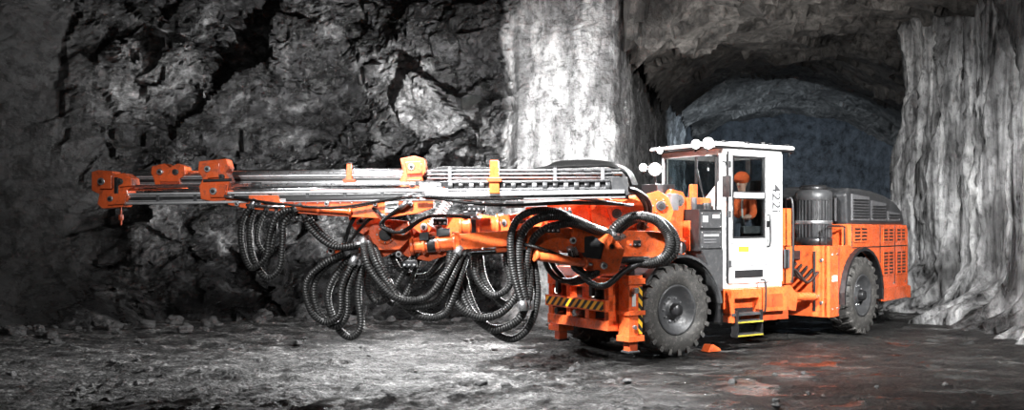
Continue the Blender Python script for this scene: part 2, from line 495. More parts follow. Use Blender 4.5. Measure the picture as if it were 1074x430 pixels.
def ceilf(x, y):
    q = V((x, y, 6))
    h = 9.2
    xl = 2.6 + max(0, y - 20) * .26
    am = 1.0
    if x > xl - .3:
        cx = 6.6 + (y - 20) * .24
        k = max(0, min(1, (y - 15) / 5))
        a = min(1.25, abs(x - cx) / 4.9)
        h = 9.2 * (1 - k) + k * (6.9 - 1.9 * a ** 2.6 + .7 * noise.noise(q * .4))
        am = max(.5, 1 - max(0, y - 21) * .05)
    h += am * (.45 * fracture(q, .5, 4, .1) + .24 * fracture(q, 1.3, 7, .2) + .08 * noise.fractal(q * 1.5, 1, 2, 4))
    return (x, y, h)
grid_surface('ceiling', [-15 + 31 * i / 300 for i in range(301)], [2 + 46 * j / 340 for j in range(341)], ceilf, CEIL, 'rough rock tunnel roof', 'ceiling', False)
def fn_back(q, s, z):
    return .5 * noise.noise(q * .3) + .1 * noise.fractal(q, 1, 2, 3), 0
wallmesh('wall_back', [(3.5, 30, 0), (6.2, 37, 0), (9.5, 43, 0), (13.5, 44, 0), (16, 40, 0), (15.5, 30, 0), (12.5, 26, 0)], -.4, 9, 160, 60, fn_back, DARKR, 'haze-tinted rock wall where the drift bends away', True)

# loose stones
smesh = []
for k in range(7):
    bm = bmesh.new(); bmesh.ops.create_icosphere(bm, subdivisions=3, radius=1)
    for v in bm.verts:
        p = v.co.copy()
        d = 1 + .45 * noise.noise(p * 1.3 + V((k * 3.1, k, 2))) + .25 * fracture(p, 1.2, k * 2.0)
        v.co = V((p.x * d, p.y * d * .8, p.z * d * .62))
    me = bpy.data.meshes.new('rock'); bm.to_mesh(me); bm.free(); me.materials.append(STONE); smesh.append(me)
base = []
for w_ in (WL, WR):
    base += [v.co.copy() for v in w_.data.vertices if -.1 < v.co.z < .45 and v.co.y > 8]
kd = KDTree(len(base))
for i, p in enumerate(base): kd.insert(p, i)
kd.balance()
done = []
tries = 0
while len(done) < 190 and tries < 6000:
    tries += 1
    if len(done) < 115:
        p = random.choice(base); c = V((0, 12, 0)); dr = (c - V((p.x, p.y, 0))).normalized()
        r = random.uniform(.05, .19) * (1 if random.random() < .8 else 1.3); p = p + dr * (r * 1.4 + random.random() ** 2 * 1.6)
        x, y = p.x, p.y
        if y > 22: continue
    else:
        x = random.uniform(-7, 6.5); y = random.uniform(9.8, 17.5); r = random.uniform(.025, .07)
    if 1.0 < x < 8.3 and 12.2 < y < 20: continue
    if kd.find((x, y, .1))[2] < r * 1.5 + .05: continue
    if y > 19.2 and x < 2.5: continue
    if any((x - a) ** 2 + (y - b_) ** 2 < (1.35 * (r + c_)) ** 2 for a, b_, c_ in done): continue
    done.append((x, y, r))
    o = bpy.data.objects.new('rock', smesh[len(done) % 7]); COL.objects.link(o)
    place(o, Matrix.Translation((x, y, floorh(x, y) + r * .35)) @ Matrix.Rotation(random.uniform(0, 6.28), 4, 'Z') @ Matrix.Diagonal((r, r, r, 1)))
    o['label'] = 'loose angular grey rock lying on the mine floor'; o['category'] = 'rock'; o['group'] = 'loose rocks on the mine floor'

# ------------------------------------------------------------------ drill rig
TH1 = math.radians(33); TH2 = math.radians(47)
FM = Matrix.Translation((2.38, 13.7, 0)) @ Matrix.Rotation(TH1, 4, 'Z')
RM = Matrix.Translation((6.08, 16.5, 0)) @ Matrix.Rotation(TH2, 4, 'Z')
RIG = empty('drill_rig', Matrix.Translation((3.6, 15.2, 0)))
RIG['label'] = 'orange twin-boom underground drilling rig with white cab and hanging hydraulic hoses'
RIG['category'] = 'mining machine'

def wheel(frame, u, v, flip=False, r=.665, w=.36):
    s = -1 if flip else 1
    c = (u, v, r)
    b = MB()
    pr = [(.0, .06), (.10, .06), (.12, .10), (.22, .12), (.26, .05), (.31, .04), (.33, .01), (.36, -.0), (.37, .03), (.345, .06), (.345, w - .03), (.37, w)]
    b.rev([(a, o * s) for a, o in pr], c, DGREY)
    b.rev([(0, -.035 * s), (.075, -.03 * s), (.09, -.01 * s), (.10, .08 * s)], c, BLACK, 24)
    for i in range(10):
        t = 2 * math.pi * i / 10
        p = V(c) + V((math.cos(t) * .17, 0, math.sin(t) * .17))
        b.cyl(p + V((0, .09 * s, 0)), p + V((0, .13 * s, 0)), .016, STEEL, seg=6)
    rim = b.build('wheel', RIG, frame, 'dark steel wheel with hub and bolts', pivot=c)
    b = MB()
    prof = [(.355, .03), (.40, -.005), (.50, -.02), (.58, .0), (.63, .03), (r - .03, .05), (r - .025, w / 2), (r - .03, w - .05), (.63, w - .03), (.58, w), (.5, w + .02), (.4, w), (.355, w - .03)]
    b.rev([(a, o * s) for a, o in prof], c, RUBBER, 56)
    n = 22
    for i in range(n):
        for side in (0, 1):
            t = 2 * math.pi * (i + .5 * side) / n
            y0, y1 = (.0, w * .52) if side == 0 else (w * .48, w)
            if side == 0: pts = [(y0, t - .145), (y0, t - .045), (y1, t + .045), (y1, t - .045)]
            else: pts = [(y0, t - .045), (y0, t + .045), (y1, t - .045), (y1, t - .145)]
            lo = [V(c) + V((math.cos(tt) * (r - .06), yy * s, math.sin(tt) * (r - .06))) for yy, tt in pts]
            hi = [V(c) + V((math.cos(tt) * r, (yy + (.012 if yy < .01 else (-.012 if yy > w - .01 else 0))) * s, math.sin(tt) * r)) for yy, tt in pts]
            b.quadbox(lo + hi, RUBBER)
            yy = -.012 if side == 0 else w + .012
            yi = yy + (.05 if side == 0 else -.05)
            a0, a1 = t - .145, t - .045
            lo = [V(c) + V((math.cos(a) * rr, yi * s, math.sin(a) * rr)) for a, rr in ((a0, .555), (a1, .555), (a1, r - .008), (a0, r - .008))]
            hi = [V(c) + V((math.cos(a) * rr, yy * s, math.sin(a) * rr)) for a, rr in ((a0, .575), (a1, .575), (a1, r - .012), (a0, r - .012))]
            b.quadbox(lo + hi, RUBBER)
    b.build('tire', rim, frame, 'dusty black lugged rubber tyre', pivot=c)
wheel(FM, 0, 0)
wheel(FM, 0, 2.1, True)
wheel(RM, 0, 0)
wheel(RM, 0, 2.1, True)

# --- front chassis
b = MB()
b.prism([(-.75, .62), (-.6, .5), (2.35, .5), (2.55, .62), (2.55, 1.0), (.9, 1.05), (.7, 1.3), (-.7, 1.3), (-.8, 1.1)], .5, 1.6, DGREY)
b.box(-.14, .14, .36, 1.74, .56, .78, BLACK)
b.cyl((0, .36, .665), (0, .5, .665), .2, BLACK)
b.prism([(-1.25, .75), (-.5, .62), (-.5, 1.12), (-1.25, 1.12)], .5, .62, ORANGED)
b.prism([(-1.25, .75), (-.5, .62), (-.5, 1.12), (-1.25, 1.12)], 1.1, 1.22, ORANGED)
b.cyl((-.9, .55, .95), (-.9, 1.2, .95), .09, STEEL)
b.box(-.95, -.3, .62, 1.1, .8, 1.2, BLACK)
front = b.build('front_chassis', RIG, FM, 'dark steel front frame', .012)

# --- front bumper frame
b = MB()
b.box(-1.3, -1.14, -.02, 1.4, 1.02, 1.16, ORANGE)
b.box(-1.34, -1.2, -.02, 1.4, .70, .86, ORANGE)
b.box(-1.3, -1.12, -.02, 1.4, .44, .58, ORANGE)
for v0 in (-.02, .42, .86, 1.3):
    b.box(-1.28, -1.14, v0, v0 + .1, .5, 1.1, ORANGE)
b.prism([(-1.28, .44), (-.7, .4), (-.66, .6), (-.78, .72), (-.78, 1.0), (-1.0, 1.16), (-1.28, 1.16)], 0.0, .05, ORANGE)
b.prism([(-1.28, .44), (-.7, .5), (-.78, 1.1), (-1.28, 1.16)], 1.33, 1.38, ORANGE)
b.box(-1.15, -.7, .02, 1.35, .5, .54, DGREY)
b.box(-1.16, -1.08, .05, 1.35, .56, 1.04, BLACK)
b.prism([(-1.3, 1.16), (-.7, 1.16), (-.68, 1.26), (-1.22, 1.28)], .35, 1.36, ORANGED)
b.box(-1.36, -1.3, .25, .32, .9, 1.12, BLACK); b.box(-1.36, -1.3, 1.05, 1.12, .9, 1.12, BLACK)
b.cyl((-1.2, .65, .64), (-1.37, .65, .64), .05, STEEL); b.cyl((-1.2, 1.1, .64), (-1.36, 1.1, .64), .05, BLACK)
for vv in (.1, .3, .55, .75, 1.0, 1.2): b.cyl((-1.3, vv, 1.09), (-1.315, vv, 1.09), .016, STEEL, seg=6)
bumper = b.build('front_bumper', RIG, FM, 'orange steel front guard with warning stripes', .01)
b = MB(); b.box(-1.35, -1.34, .02, 1.36, .72, .84, HAZ); b.build('warning_stripe_plate', bumper, FM, 'yellow and black striped strip')
for vv in (.55, 1.0):
    b = MB(); b.box(-1.308, -1.3, vv, vv + .18, 1.05, 1.13, DECAL); b.build('decal', bumper, FM, 'small white sticker')
for vv, zz in ((1.17, .93), (.3, .93)):
    b = MB(); b.cyl((-1.2, vv, zz), (-1.3, vv, zz), .055, BLACK); b.cyl((-1.3, vv, zz), (-1.308, vv, zz), .045, LAMPDIM); b.build('headlight', bumper, FM, 'small round work light')

# --- stabiliser jacks
def jack(u, v):
    b = MB()
    b.box(u - .12, u + .12, v - .11, v + .11, .3, 1.2, ORANGE)
    b.box(u - .15, u + .15, v - .14, v + .14, 1.08, 1.16, ORANGE)
    b.box(u - .15, u + .15, v - .14, v + .14, .66, .72, ORANGE)
    b.box(u - .14, u + .14, v - .13, v + .13, .3, .38, ORANGE)
    b.cyl((u, v, 1.2), (u, v, 1.32), .06, BLACK); b.cyl((u - .05, v - .13, 1.0), (u - .05, v - .2, 1.0), .04, STEEL); b.cyl((u - .05, v - .13, .5), (u - .05, v - .17, .5), .03, STEEL)
    b.box(u - .07, u + .0, v - .118, v - .11, .78, .95, DECAL)
    j = b.build('stabilizer_jack', RIG, FM, 'orange hydraulic stabiliser leg with striped plate', .012)
    b = MB(); b.box(u - .075, u + .075, v - .065, v + .065, .16, .34, ORANGED)
    b.box(u - .10, u + .10, v - .09, v + .09, .14, .17, DGREY); b.build('jack_foot', j, FM, 'box-shaped jack foot', .01)
    b = MB(); b.box(u + .045, u + .115, v - .116, v - .108, .4, 1.05, HAZ); b.build('warning_stripe_plate', j, FM, 'yellow and black striped strip')
jack(-.98, -.12)
jack(-.98, 1.5)

# --- front mudguard
b = MB()
def arc(c0, c1, r0, r1, a0, a1, v0, v1, m, n=20):
    for i in range(n):
        t0 = math.radians(a0 + (a1 - a0) * i / n); t1 = math.radians(a0 + (a1 - a0) * (i + 1) / n)
        P = [(c0 + math.cos(t) * r, c1 + math.sin(t) * r) for t, r in ((t0, r0), (t0, r1), (t1, r1), (t1, r0))]
        b.prism(P, v0, v1, m)
arc(0, .665, .745, .775, 5, 150, -.06, .42, DGREY)
arc(0, .665, .76, .80, 5, 150, -.1, -.05, DGREY)
b.box(.74, .8, -.06, .42, .45, .74, BLACK)
b.build('front_mudguard', RIG, FM, 'dark grey arched mudguard')

# --- boom pedestal on the front chassis
b = MB()
b.prism([(-.55, 1.28), (.85, 1.28), (.85, 1.6), (.72, 2.05), (.5, 2.38), (.28, 2.42), (.1, 2.2), (-.2, 1.9), (-.5, 1.75)], .42, .52, ORANGE)
b.prism([(-.55, 1.28), (.85, 1.28), (.85, 1.6), (.72, 2.05), (.5, 2.38), (.28, 2.42), (.1, 2.2), (-.2, 1.9), (-.5, 1.75)], .9, 1.0, ORANGE)
b.prism([(-.5, 1.28), (.8, 1.28), (.8, 1.7), (.55, 2.2), (.3, 2.3), (-.1, 1.8), (-.5, 1.6)], 1.4, 1.5, ORANGE)
b.prism([(-.4, 1.3), (.75, 1.3), (.7, 1.9), (.45, 2.15), (.2, 2.1), (-.1, 1.75), (-.4, 1.6)], .5, 1.42, ORANGED)
b.cyl((.38, .36, 2.25), (.38, 1.06, 2.25), .09, STEEL)
b.cyl((-.3, .36, 1.52), (-.3, 1.06, 1.52), .1, DGREY)
b.cyl((.4, .38, 1.55), (.4, .44, 1.55), .16, ORANGE); b.cyl((.4, .35, 1.55), (.4, .39, 1.55), .1, BLACK)
b.cyl((.12, .38, 1.9), (.12, .44, 1.9), .11, ORANGE); b.cyl((.12, .35, 1.9), (.12, .39, 1.9), .07, STEEL)
for k in range(8):
    t = k * math.pi / 4; b.cyl((.4 + .13 * math.cos(t), .36, 1.55 + .13 * math.sin(t)), (.4 + .13 * math.cos(t), .385, 1.55 + .13 * math.sin(t)), .014, STEEL, seg=6)
b.box(.55, .95, .3, .46, 1.95, 2.3, ORANGE); b.box(.5, .62, .28, .42, 1.5, 1.95, ORANGE)
b.prism([(-.5, 1.36), (.5, 1.36), (.45, 1.44), (-.48, 1.44)], .36, .42, ORANGED)
b.box(.1, .45, .55, .9, 2.3, 2.5, BLACK); b.box(.15, .3, .3, .42, 2.1, 2.35, MGREY)
b.box(.58, .78, .27, .32, 2.05, 2.2, BLACK); b.box(.64, .74, .36, .44, 2.3, 2.5, ORANGE)
for k in range(5):
    b.cyl((-.1 + k * .12, .35, 1.45), (-.1 + k * .12, .35, 1.62), .03, STEEL)
b.build('boom_pedestal', RIG, FM, 'orange welded boom bracket with pins', .012)

# --- valve / electrical box beside the cab
b = MB()
b.box(.52, .98, .1, .5, 1.5, 2.12, BLACK)
b.prism([(.78, .9), (.99, .9), (.99, 1.52), (.55, 1.52), (.68, 1.3)], .08, .45, DGREY)
b.box(.54, .96, .085, .1, 1.84, 2.08, DGREY)
b.box(.54, .96, .085, .1, 1.54, 1.8, DGREY)
for (u, z) in ((.56, 1.86), (.94, 1.86), (.56, 2.06), (.94, 2.06), (.56, 1.56), (.94, 1.56), (.56, 1.78), (.94, 1.78)): b.cyl((u, .086, z), (u, .078, z), .01, STEEL, seg=6)
b.cyl((.6, .3, 2.12), (.6, .3, 2.3), .05, DGREY); b.cyl((.85, .3, 2.12), (.85, .3, 2.22), .08, BLACK)
cabi = b.build('valve_cabinet', RIG, FM, 'black control cabinet with instrument panel', .008)
for (u0, u1, z0, z1, m) in ((.58, .68, 1.93, 2.02, DECAL), (.78, .92, 1.99, 2.04, DECAL), (.6, .9, 1.72, 1.745, DECAL), (.6, .85, 1.66, 1.68, MGREY), (.6, .85, 1.62, 1.64, MGREY)):
    b = MB(); b.box(u0, u1, .078, .086, z0, z1, m); b.build('decal', cabi, FM, 'small printed sticker')

# --- cab
C0, C1, K0, K1, Z0, Z1 = 1.0, 2.3, .1, 1.45, .97, 3.07
b = MB()
pw = .075
for (u, v) in ((C0, K0), (C1 - pw, K0), (C0, K1 - pw), (C1 - pw, K1 - pw)):
    b.box(u, u + pw, v, v + pw, Z0, Z1, WHITE)
b.box(C0, C1, K0, K1, Z0 - .05, Z0 + .05, WHITE)
b.box(C0, C1, K0, K0 + .06, Z1 - .12, Z1, WHITE); b.box(C0, C1, K1 - .06, K1, Z1 - .12, Z1, WHITE)
b.box(C0, C0 + .06, K0, K1, Z1 - .12, Z1, WHITE); b.box(C1 - .06, C1, K0, K1, Z1 - .12, Z1, WHITE)
b.box(C0 + .01, C0 + .05, K0 + pw, K1 - pw, Z0, 1.75, BLACK)
b.box(C1 - .05, C1 - .01, K0 + pw, K1 - pw, Z0, 2.2, MGREY)
b.box(C1 - .05, C1 - .01, .72, .82, 2.2, Z1, MGREY)
b.box(C0 + pw, C1 - pw, K1 - .05, K1 - .01, Z0, 1.9, MGREY)
b.box(C0 - .02, C0 + .0, .62, .68, 1.75, 2.95, BLACK)
b.box(C0 - .03, C0 + .03, K0 + .02, K1 - .02, 2.1, 2.17, WHITE)            # white sill under the windshield
b.prism([(K0 + pw, 2.17), (K0 + .5, 2.17), (K0 + pw, 2.55)], C0 - .015, C0 + .005, WHITE, 'x')
b.box(C0 - .01, C0 + .01, K0 + pw, K0 + pw + .04, 1.8, 2.95, BLACK); b.box(C0 - .01, C0 + .01, K1 - pw - .04, K1 - pw, 1.8, 2.95, BLACK)
cab = b.build('cab', RIG, FM, 'white steel operator cab with large windows', .01)
b = MB()
b.prism([(C0 - .2, Z1), (C1 + .22, Z1), (C1 + .24, Z1 + .03), (C1 + .2, Z1 + .06), (C0 - .18, Z1 + .06), (C0 - .22, Z1 + .03)], K0 - .06, K1 + .06, WHITE)
b.box(C0 - .18, C1 + .2, K0 - .03, K1 + .03, Z1 - .03, Z1, BLACK)
for u in (C0 - .05, C0 + .45, C0 + .95, C1 + .05): b.box(u, u + .06, K0 - .07, K0 + .0, Z1 + .05, Z1 + .085, DGREY)
b.box(C0 + .5, C0 + .85, .4, .9, Z1 + .05, Z1 + .12, WHITE); b.cyl((C1 - .1, .4, Z1 + .05), (C1 - .1, .4, Z1 + .14), .05, BLACK)
b.build('cab_roof', cab, FM, 'flat white overhanging roof with small fittings', .01)
b = MB(); b.box(C0 + .005, C0 + .02, K0 + pw, K1 - pw, 1.8, Z1 - .12, GLASS); b.build('windshield', cab, FM, 'clear front glass')
b = MB(); b.box(C0 + pw, C1 - pw, K1 - .035, K1 - .02, 1.9, Z1 - .12, GLASS); b.build('window', cab, FM, 'side glass')
D0, D1 = C0 + .1, C1 - .32
y0, y1 = K0 - .035, K0 + .01
b = MB()
b.box(D0, D0 + .08, y0, y1, 1.0, 3.0, WHITE); b.box(D1 - .10, D1, y0, y1, 1.0, 3.0, WHITE)
b.box(D0, D1, y0, y1, 2.93, 3.0, WHITE); b.box(D0, D1, y0, y1, 2.30, 2.38, WHITE); b.box(D0, D1, y0, y1, 1.0, 1.68, WHITE)
b.box(D0 + .07, D0 + .1, y0 - .004, y1, 1.68, 2.95, BLACK); b.box(D1 - .12, D1 - .09, y0 - .004, y1, 1.68, 2.95, BLACK)
b.box(D0 + .08, D1 - .10, y0 - .004, y1, 2.38, 2.40, BLACK); b.box(D0 + .08, D1 - .10, y0 - .004, y1, 2.28, 2.30, BLACK)
b.box(D0 + .08, D1 - .10, y0 - .004, y1, 2.91, 2.94, BLACK); b.box(D0 + .08, D1 - .10, y0 - .004, y1, 1.68, 1.71, BLACK)
b.box(D0 + .12, D1 - .15, y0 - .008, y1, 1.08, 1.2, BLACK)
b.box(D0 + .05, D1 - .05, y0 - .004, y1, 1.26, 1.272, DGREY); b.box(D0 + .05, D1 - .05, y0 - .004, y1, 1.6, 1.612, DGREY)
b.box(D1 - .08, D1 - .02, y0 - .02, y0, 1.85, 1.95, BLACK)
for z in (1.25, 2.0, 2.75): b.box(D0 - .03, D0 + .03, y0 - .02, y0, z, z + .1, DGREY)
b.tube(spline([(D1 - .05, y0, 1.55), (D1 - .05, y0 - .06, 1.6), (D1 - .05, y0 - .06, 2.0), (D1 - .05, y0, 2.05)], 6), .014, BLACK)
b.box(D0 - .012, D0, y0 - .002, y1, 1.0, 3.0, BLACK); b.box(D1, D1 + .012, y0 - .002, y1, 1.0, 3.0, BLACK)
door = b.build('cab_door', cab, FM, 'white cab door with two tall windows', .004)
b = MB(); b.box(D0 + .09, D1 - .10, K0 - .02, K0 - .01, 1.7, 2.92, GLASS); b.build('door_window', cab, FM, 'door glass pane')
b = MB(); b.box(D1 + .02, C1, K0 - .012, K0 + .02, 1.0, 3.0, WHITE); sp_ = b.build('cab_side_panel', cab, FM, 'white fixed rear side panel with vertical number', .005)
b = MB(); b.box(D0 + .2, D0 + .42, y0 - .006, y0 + .002, 1.48, 1.56, YELLOW); b.build('decal', cab, FM, 'small warning sticker')

def text(body, name, frame, parent, size, mat, label):
    cu = bpy.data.curves.new(name, 'FONT'); cu.body = body; cu.size = size; cu.extrude = .002; cu.offset = .002; cu.align_x = 'CENTER'; cu.align_y = 'CENTER'
    t = bpy.data.objects.new(name + '_tmp', cu); COL.objects.link(t)
    bpy.context.view_layer.update()
    me = bpy.data.meshes.new_from_object(t.evaluated_get(bpy.context.evaluated_depsgraph_get()))
    bpy.data.objects.remove(t)
    me.materials.clear(); me.materials.append(mat)
    o = bpy.data.objects.new(name, me); COL.objects.link(o)
    place(o, frame @ Matrix.Rotation(math.radians(90), 4, 'X'), parent)
    o['label'] = label
    return o
text('422i', 'number_lettering', FM @ Matrix.Translation(((D1 + .02 + C1) / 2, K0 - .016, 2.3)) @ Matrix.Rotation(math.radians(90), 4, 'Y'), cab, .26, DGREY, 'dark vertical model number lettering')  # lettering is the machine's model number
b = MB()
b.tube([(C0 - .05, .28, 1.85), (C0 - .05, .6, 2.75)], .016, BLACK); b.tube([(C0 - .04, .9, 1.85), (C0 - .05, .75, 2.5)], .014, BLACK)
b.beam((C0 - .03, .2, 1.95), (C0 - .03, .2, 2.9), .03, .03, BLACK)
b.build('windshield_wiper', cab, FM, 'black wiper arms')
SU, SV, SZ = .12, -.17, .15
b = MB()
b.prism([(1.45 + SU, 1.42 + SZ), (1.98 + SU, 1.42 + SZ), (2.0 + SU, 1.55 + SZ), (1.45 + SU, 1.56 + SZ)], .45 + SV, .98 + SV, BLACK)
b.prism([(1.95 + SU, 1.5 + SZ), (2.02 + SU, 1.5 + SZ), (2.10 + SU, 2.2 + SZ), (2.03 + SU, 2.25 + SZ)], .47 + SV, .96 + SV, BLACK)
b.prism([(2.04 + SU, 2.27 + SZ), (2.09 + SU, 2.27 + SZ), (2.10 + SU, 2.45 + SZ), (2.06 + SU, 2.45 + SZ)], .6 + SV, .83 + SV, BLACK)
b.box(1.6 + SU, 1.85 + SU, .55 + SV, .88 + SV, 1.0, 1.42 + SZ, DGREY)
b.box(1.4 + SU, 1.85 + SU, .33 + SV, .43 + SV, 1.6 + SZ, 1.72 + SZ, DGREY); b.box(1.4 + SU, 1.85 + SU, 1.0 + SV, 1.1 + SV, 1.6 + SZ, 1.72 + SZ, DGREY)
b.cyl((1.45 + SU, .38 + SV, 1.72 + SZ), (1.43 + SU, .38 + SV, 1.84 + SZ), .02, BLACK); b.cyl((1.45 + SU, 1.05 + SV, 1.72 + SZ), (1.43 + SU, 1.05 + SV, 1.84 + SZ), .02, BLACK)
b.build('operator_seat', cab, FM, 'black operator seat with joysticks', .02)
b = MB(); b.box(1.06, 1.2, .9, 1.3, 1.8, 2.15, BLACK); b.box(1.2, 1.205, .93, 1.27, 1.85, 2.1, MGREY); b.build('control_display', cab, FM, 'black control display')
def worklamp(frame, p, d, parent, on=True, s=.075, name='work_light'):
    p, d = V(p), V(d).normalized()
    b = MB(); b.cyl(p - d * .09, p, s * .7, BLACK, s * 1.15, 16); b.cyl(p, p + d * .012, s * 1.15, BLACK, seg=16); b.cyl(p + d * .012, p + d * .018, s * .92, LAMP if on else LAMPDIM, seg=16)
    b.cyl(p - d * .05, p - d * .05 + V((0, 0, -.12)), .015, BLACK)
    b.build(name, parent, frame, 'round work lamp, switched on' if on else 'round work lamp')
worklamp(FM, (C0 - .24, .16, Z1 + .04), (-.8, -1.2, -.1), cab, True, .085)
worklamp(FM, (C0 - .26, .40, Z1 + .04), (-.8, -1, -.1), cab, True, .07)  # second lamp added to the cluster to widen its glare
worklamp(FM, (C0 - .26, 1.2, Z1 + .0), (-1, -.6, -.2), cab, True, .05)
worklamp(FM, (C1 + .25, .12, Z1 + .0), (1, -.3, -.3), cab, False, .05)
b = MB(); b.tube(spline([(.5, .95, 2.1), (.45, .98, 2.6), (.38, 1.0, 2.85)], 5), .02, BLACK); b.build('lamp_bracket', RIG, FM, 'bent lamp bracket')
worklamp(FM, (.32, .85, 2.74), (-.8, -1.1, -.15), RIG, True, .10)
worklamp(FM, (.32, 1.12, 2.78), (-.8, -1, -.15), RIG, True, .06)  # extra lamp added beside the bracket lamp for a broader glare
b = MB(); b.tube(spline([(C0 + .02, K0 + .02, 2.85), (C0 - .05, K0 - .12, 2.8), (C0 - .05, K0 - .14, 2.6)], 5), .012, BLACK); b.box(C0 - .08, C0 - .04, K0 - .22, K0 - .07, 2.3, 2.62, BLACK); b.build('mirror', cab, FM, 'black wing mirror', .01)

# --- steps under the cab
b = MB()
b.box(1.02, 2.25, .1, .55, .62, .93, ORANGE)
b.box(1.05, 1.7, -.03, .12, .78, .92, ORANGE); b.box(1.05, 1.11, -.04, .14, .42, .9, ORANGE); b.box(1.64, 1.7, -.04, .14, .42, .9, ORANGE)
b.box(1.05, 1.7, -.06, .14, .52, .56, DGREY); b.box(1.08, 1.66, .1, .12, .56, .78, BLACK)
b.box(1.75, 2.3, .0, .2, .55, .92, ORANGE); b.box(1.82, 2.2, -.005, 0, .62, .82, ORANGED)
b.box(1.8, 2.45, .1, .5, .4, .6, ORANGED)
b.build('cab_step_frame', RIG, FM, 'orange step well under the cab door', .01)
b = MB()
for z in (.22, .42):
    b.box(1.12, 1.66, -.1, .06, z, z + .03, DGREY); b.box(1.12, 1.66, -.105, -.1, z - .005, z + .018, YELLOW)
for u in (1.12, 1.64): b.box(u, u + .025, -.09, .04, .2, .6, BLACK)
b.build('boarding_ladder', RIG, FM, 'hanging ladder with yellow tread edges')
b = MB(); b.tube(spline([(2.36, -.02, 1.0), (2.38, -.05, 1.1), (2.38, -.05, 2.2), (2.36, .05, 2.3)], 6), .018, BLACK); b.build('handrail', RIG, FM, 'black grab rail')
b = MB(); b.tube(spline([(1.72, -.03, .55), (1.73, -.08, .6), (1.73, -.08, 1.0), (1.72, 0, 1.05)], 6), .015, BLACK); b.build('handrail', RIG, FM, 'black grab rail')

# --- articulation joint between the modules
b = MB()
b.prism([(2.3, .5), (2.95, .45), (3.1, .7), (3.0, .85), (2.3, 1.0)], .55, 1.5, ORANGED)
b.box(2.32, 2.62, .15, 1.4, .95, 1.55, ORANGE); b.box(2.32, 2.55, .12, .7, 1.55, 2.15, ORANGE)
b.box(2.36, 2.5, .1, .13, 1.2, 1.5, DGREY)
b.cyl((2.95, 1.0, .35), (2.95, 1.0, 1.5), .14, STEEL)
b.cyl((2.4, .35, .75), (3.3, .3, .7), .07, ORANGE); b.cyl((2.9, .33, .73), (3.6, .28, .68), .035, CHROME)
b.prism([(2.6, 1.35), (3.35, 1.3), (3.35, 1.45), (2.6, 1.5)], .6, 1.3, BLACK)
b.prism([(2.35, .55), (2.75, .5), (2.8, .75), (2.6, .95), (2.35, .95)], .2, .3, ORANGE)
b.build('articulation_joint', RIG, FM, 'orange pivot joint with steering cylinder', .01)
for k in range(7):
    v = .25 + k * .1
    b = MB(); b.tube(spline([(2.4, v, 1.3 + .06 * k), (2.75, v - .05, 1.15 + .05 * k), (3.05, v - .02, .95 + .04 * k), (3.4, v + .05, 1.1 + .05 * k)], 8), .026, HOSEB)
    b.build('joint_hose', RIG, FM, 'black hose across the pivot')

# --- rear module
b = MB()
n = 14; arcp = [(math.cos(math.radians(t)) * .80, .665 + math.sin(math.radians(t)) * .80) for t in [188 - (196 * i / n) for i in range(n + 1)]]
side = [(-1.2, .36), (-.84, .36)] + arcp + [(.95, .50), (2.12, .52), (2.2, .62), (2.2, 1.75), (2.14, 1.88), (-.35, 1.9), (-.35, 1.54), (-1.2, 1.54)]
b.prism(side, .06, .16, ORANGE)
b.prism(side, 2.0, 2.1, ORANGE)
b.box(-1.2, -1.12, .1, 2.05, .36, 1.54, ORANGE)
b.box(-1.18, 2.1, .42, 1.74, .45, 1.5, DGREY)
b.box(-.35, 2.1, .14, 2.02, 1.48, 1.9, ORANGE)
b.box(-1.18, -.3, .12, 2.0, 1.5, 1.54, ORANGE)
b.box(2.1, 2.2, .1, 2.06, .6, 1.85, ORANGE)
b.prism([(.95, .5), (2.16, .52), (2.2, .74), (.92, .74)], .02, .08, ORANGE)
b.box(2.2, 2.32, .05, 2.1, .5, .72, ORANGE)
b.box(-.2, .2, .36, .5, .5, .9, BLACK)
for u in (-.86, -.34, .86, 1.54): b.box(u, u + .018, .05, .07, (.4 if abs(u + .86) < .02 else (1.2 if u < .9 and u > 0 else .8)) if u != -.34 else 1.5, 1.88 if u > -.4 else 1.5, BLACK)
b.box(-.34, 2.15, .05, .07, 1.485, 1.505, BLACK)
for (u, z) in ((-1.1, .5), (-1.1, 1.4), (-.92, .5), (-.92, 1.4), (1.0, .82), (1.48, .82), (2.05, .82), (1.0, 1.82), (1.5, 1.82)): b.cyl((u, .06, z), (u, .045, z), .02, STEEL, seg=8)
b.box(-1.22, -1.2, .3, .34, .45, 1.45, BLACK); b.cyl((-1.2, .2, 1.3), (-1.22, .2, 1.3), .03, STEEL); b.cyl((-1.2, .2, .6), (-1.22, .2, .6), .03, STEEL)
rear = b.build('rear_body', RIG, RM, 'orange rear engine module with wheel arches', .012)
b = MB()
for i in range(n):
    t0 = math.radians(188 - 196 * i / n); t1 = math.radians(188 - 196 * (i + 1) / n)
    P = [(math.cos(t) * r, .665 + math.sin(t) * r) for t, r in ((t0, .78), (t0, .83), (t1, .83), (t1, .78))]
    b.prism(P, -.03, .1, BLACK)
b.build('rear_mudguard', RIG, RM, 'black wheel-arch lip')
def vent(u0, u1, z0, rows, cols, pitch=.06):
    b = MB(); zt = z0 + rows * pitch
    b.box(u0, u1, .05, .062, z0, zt, BLACK)
    for i in range(rows + 1): b.box(u0, u1, .042, .052, z0 + i * pitch - .014, z0 + i * pitch + .014, ORANGE)
    for k in range(cols + 1):
        x = u0 + (u1 - u0) * k / cols; b.box(x - .018, x + .018, .042, .052, z0, zt, ORANGE)
    b.build('vent_panel', rear, RM, 'orange panel with rows of dark slots')
vent(1.0, 1.48, .98, 7, 2); vent(1.62, 2.08, .98, 7, 2); vent(-.26, .3, 1.6, 4, 2); vent(1.0, 1.48, 1.58, 4, 2); vent(1.62, 2.06, 1.58, 4, 2)
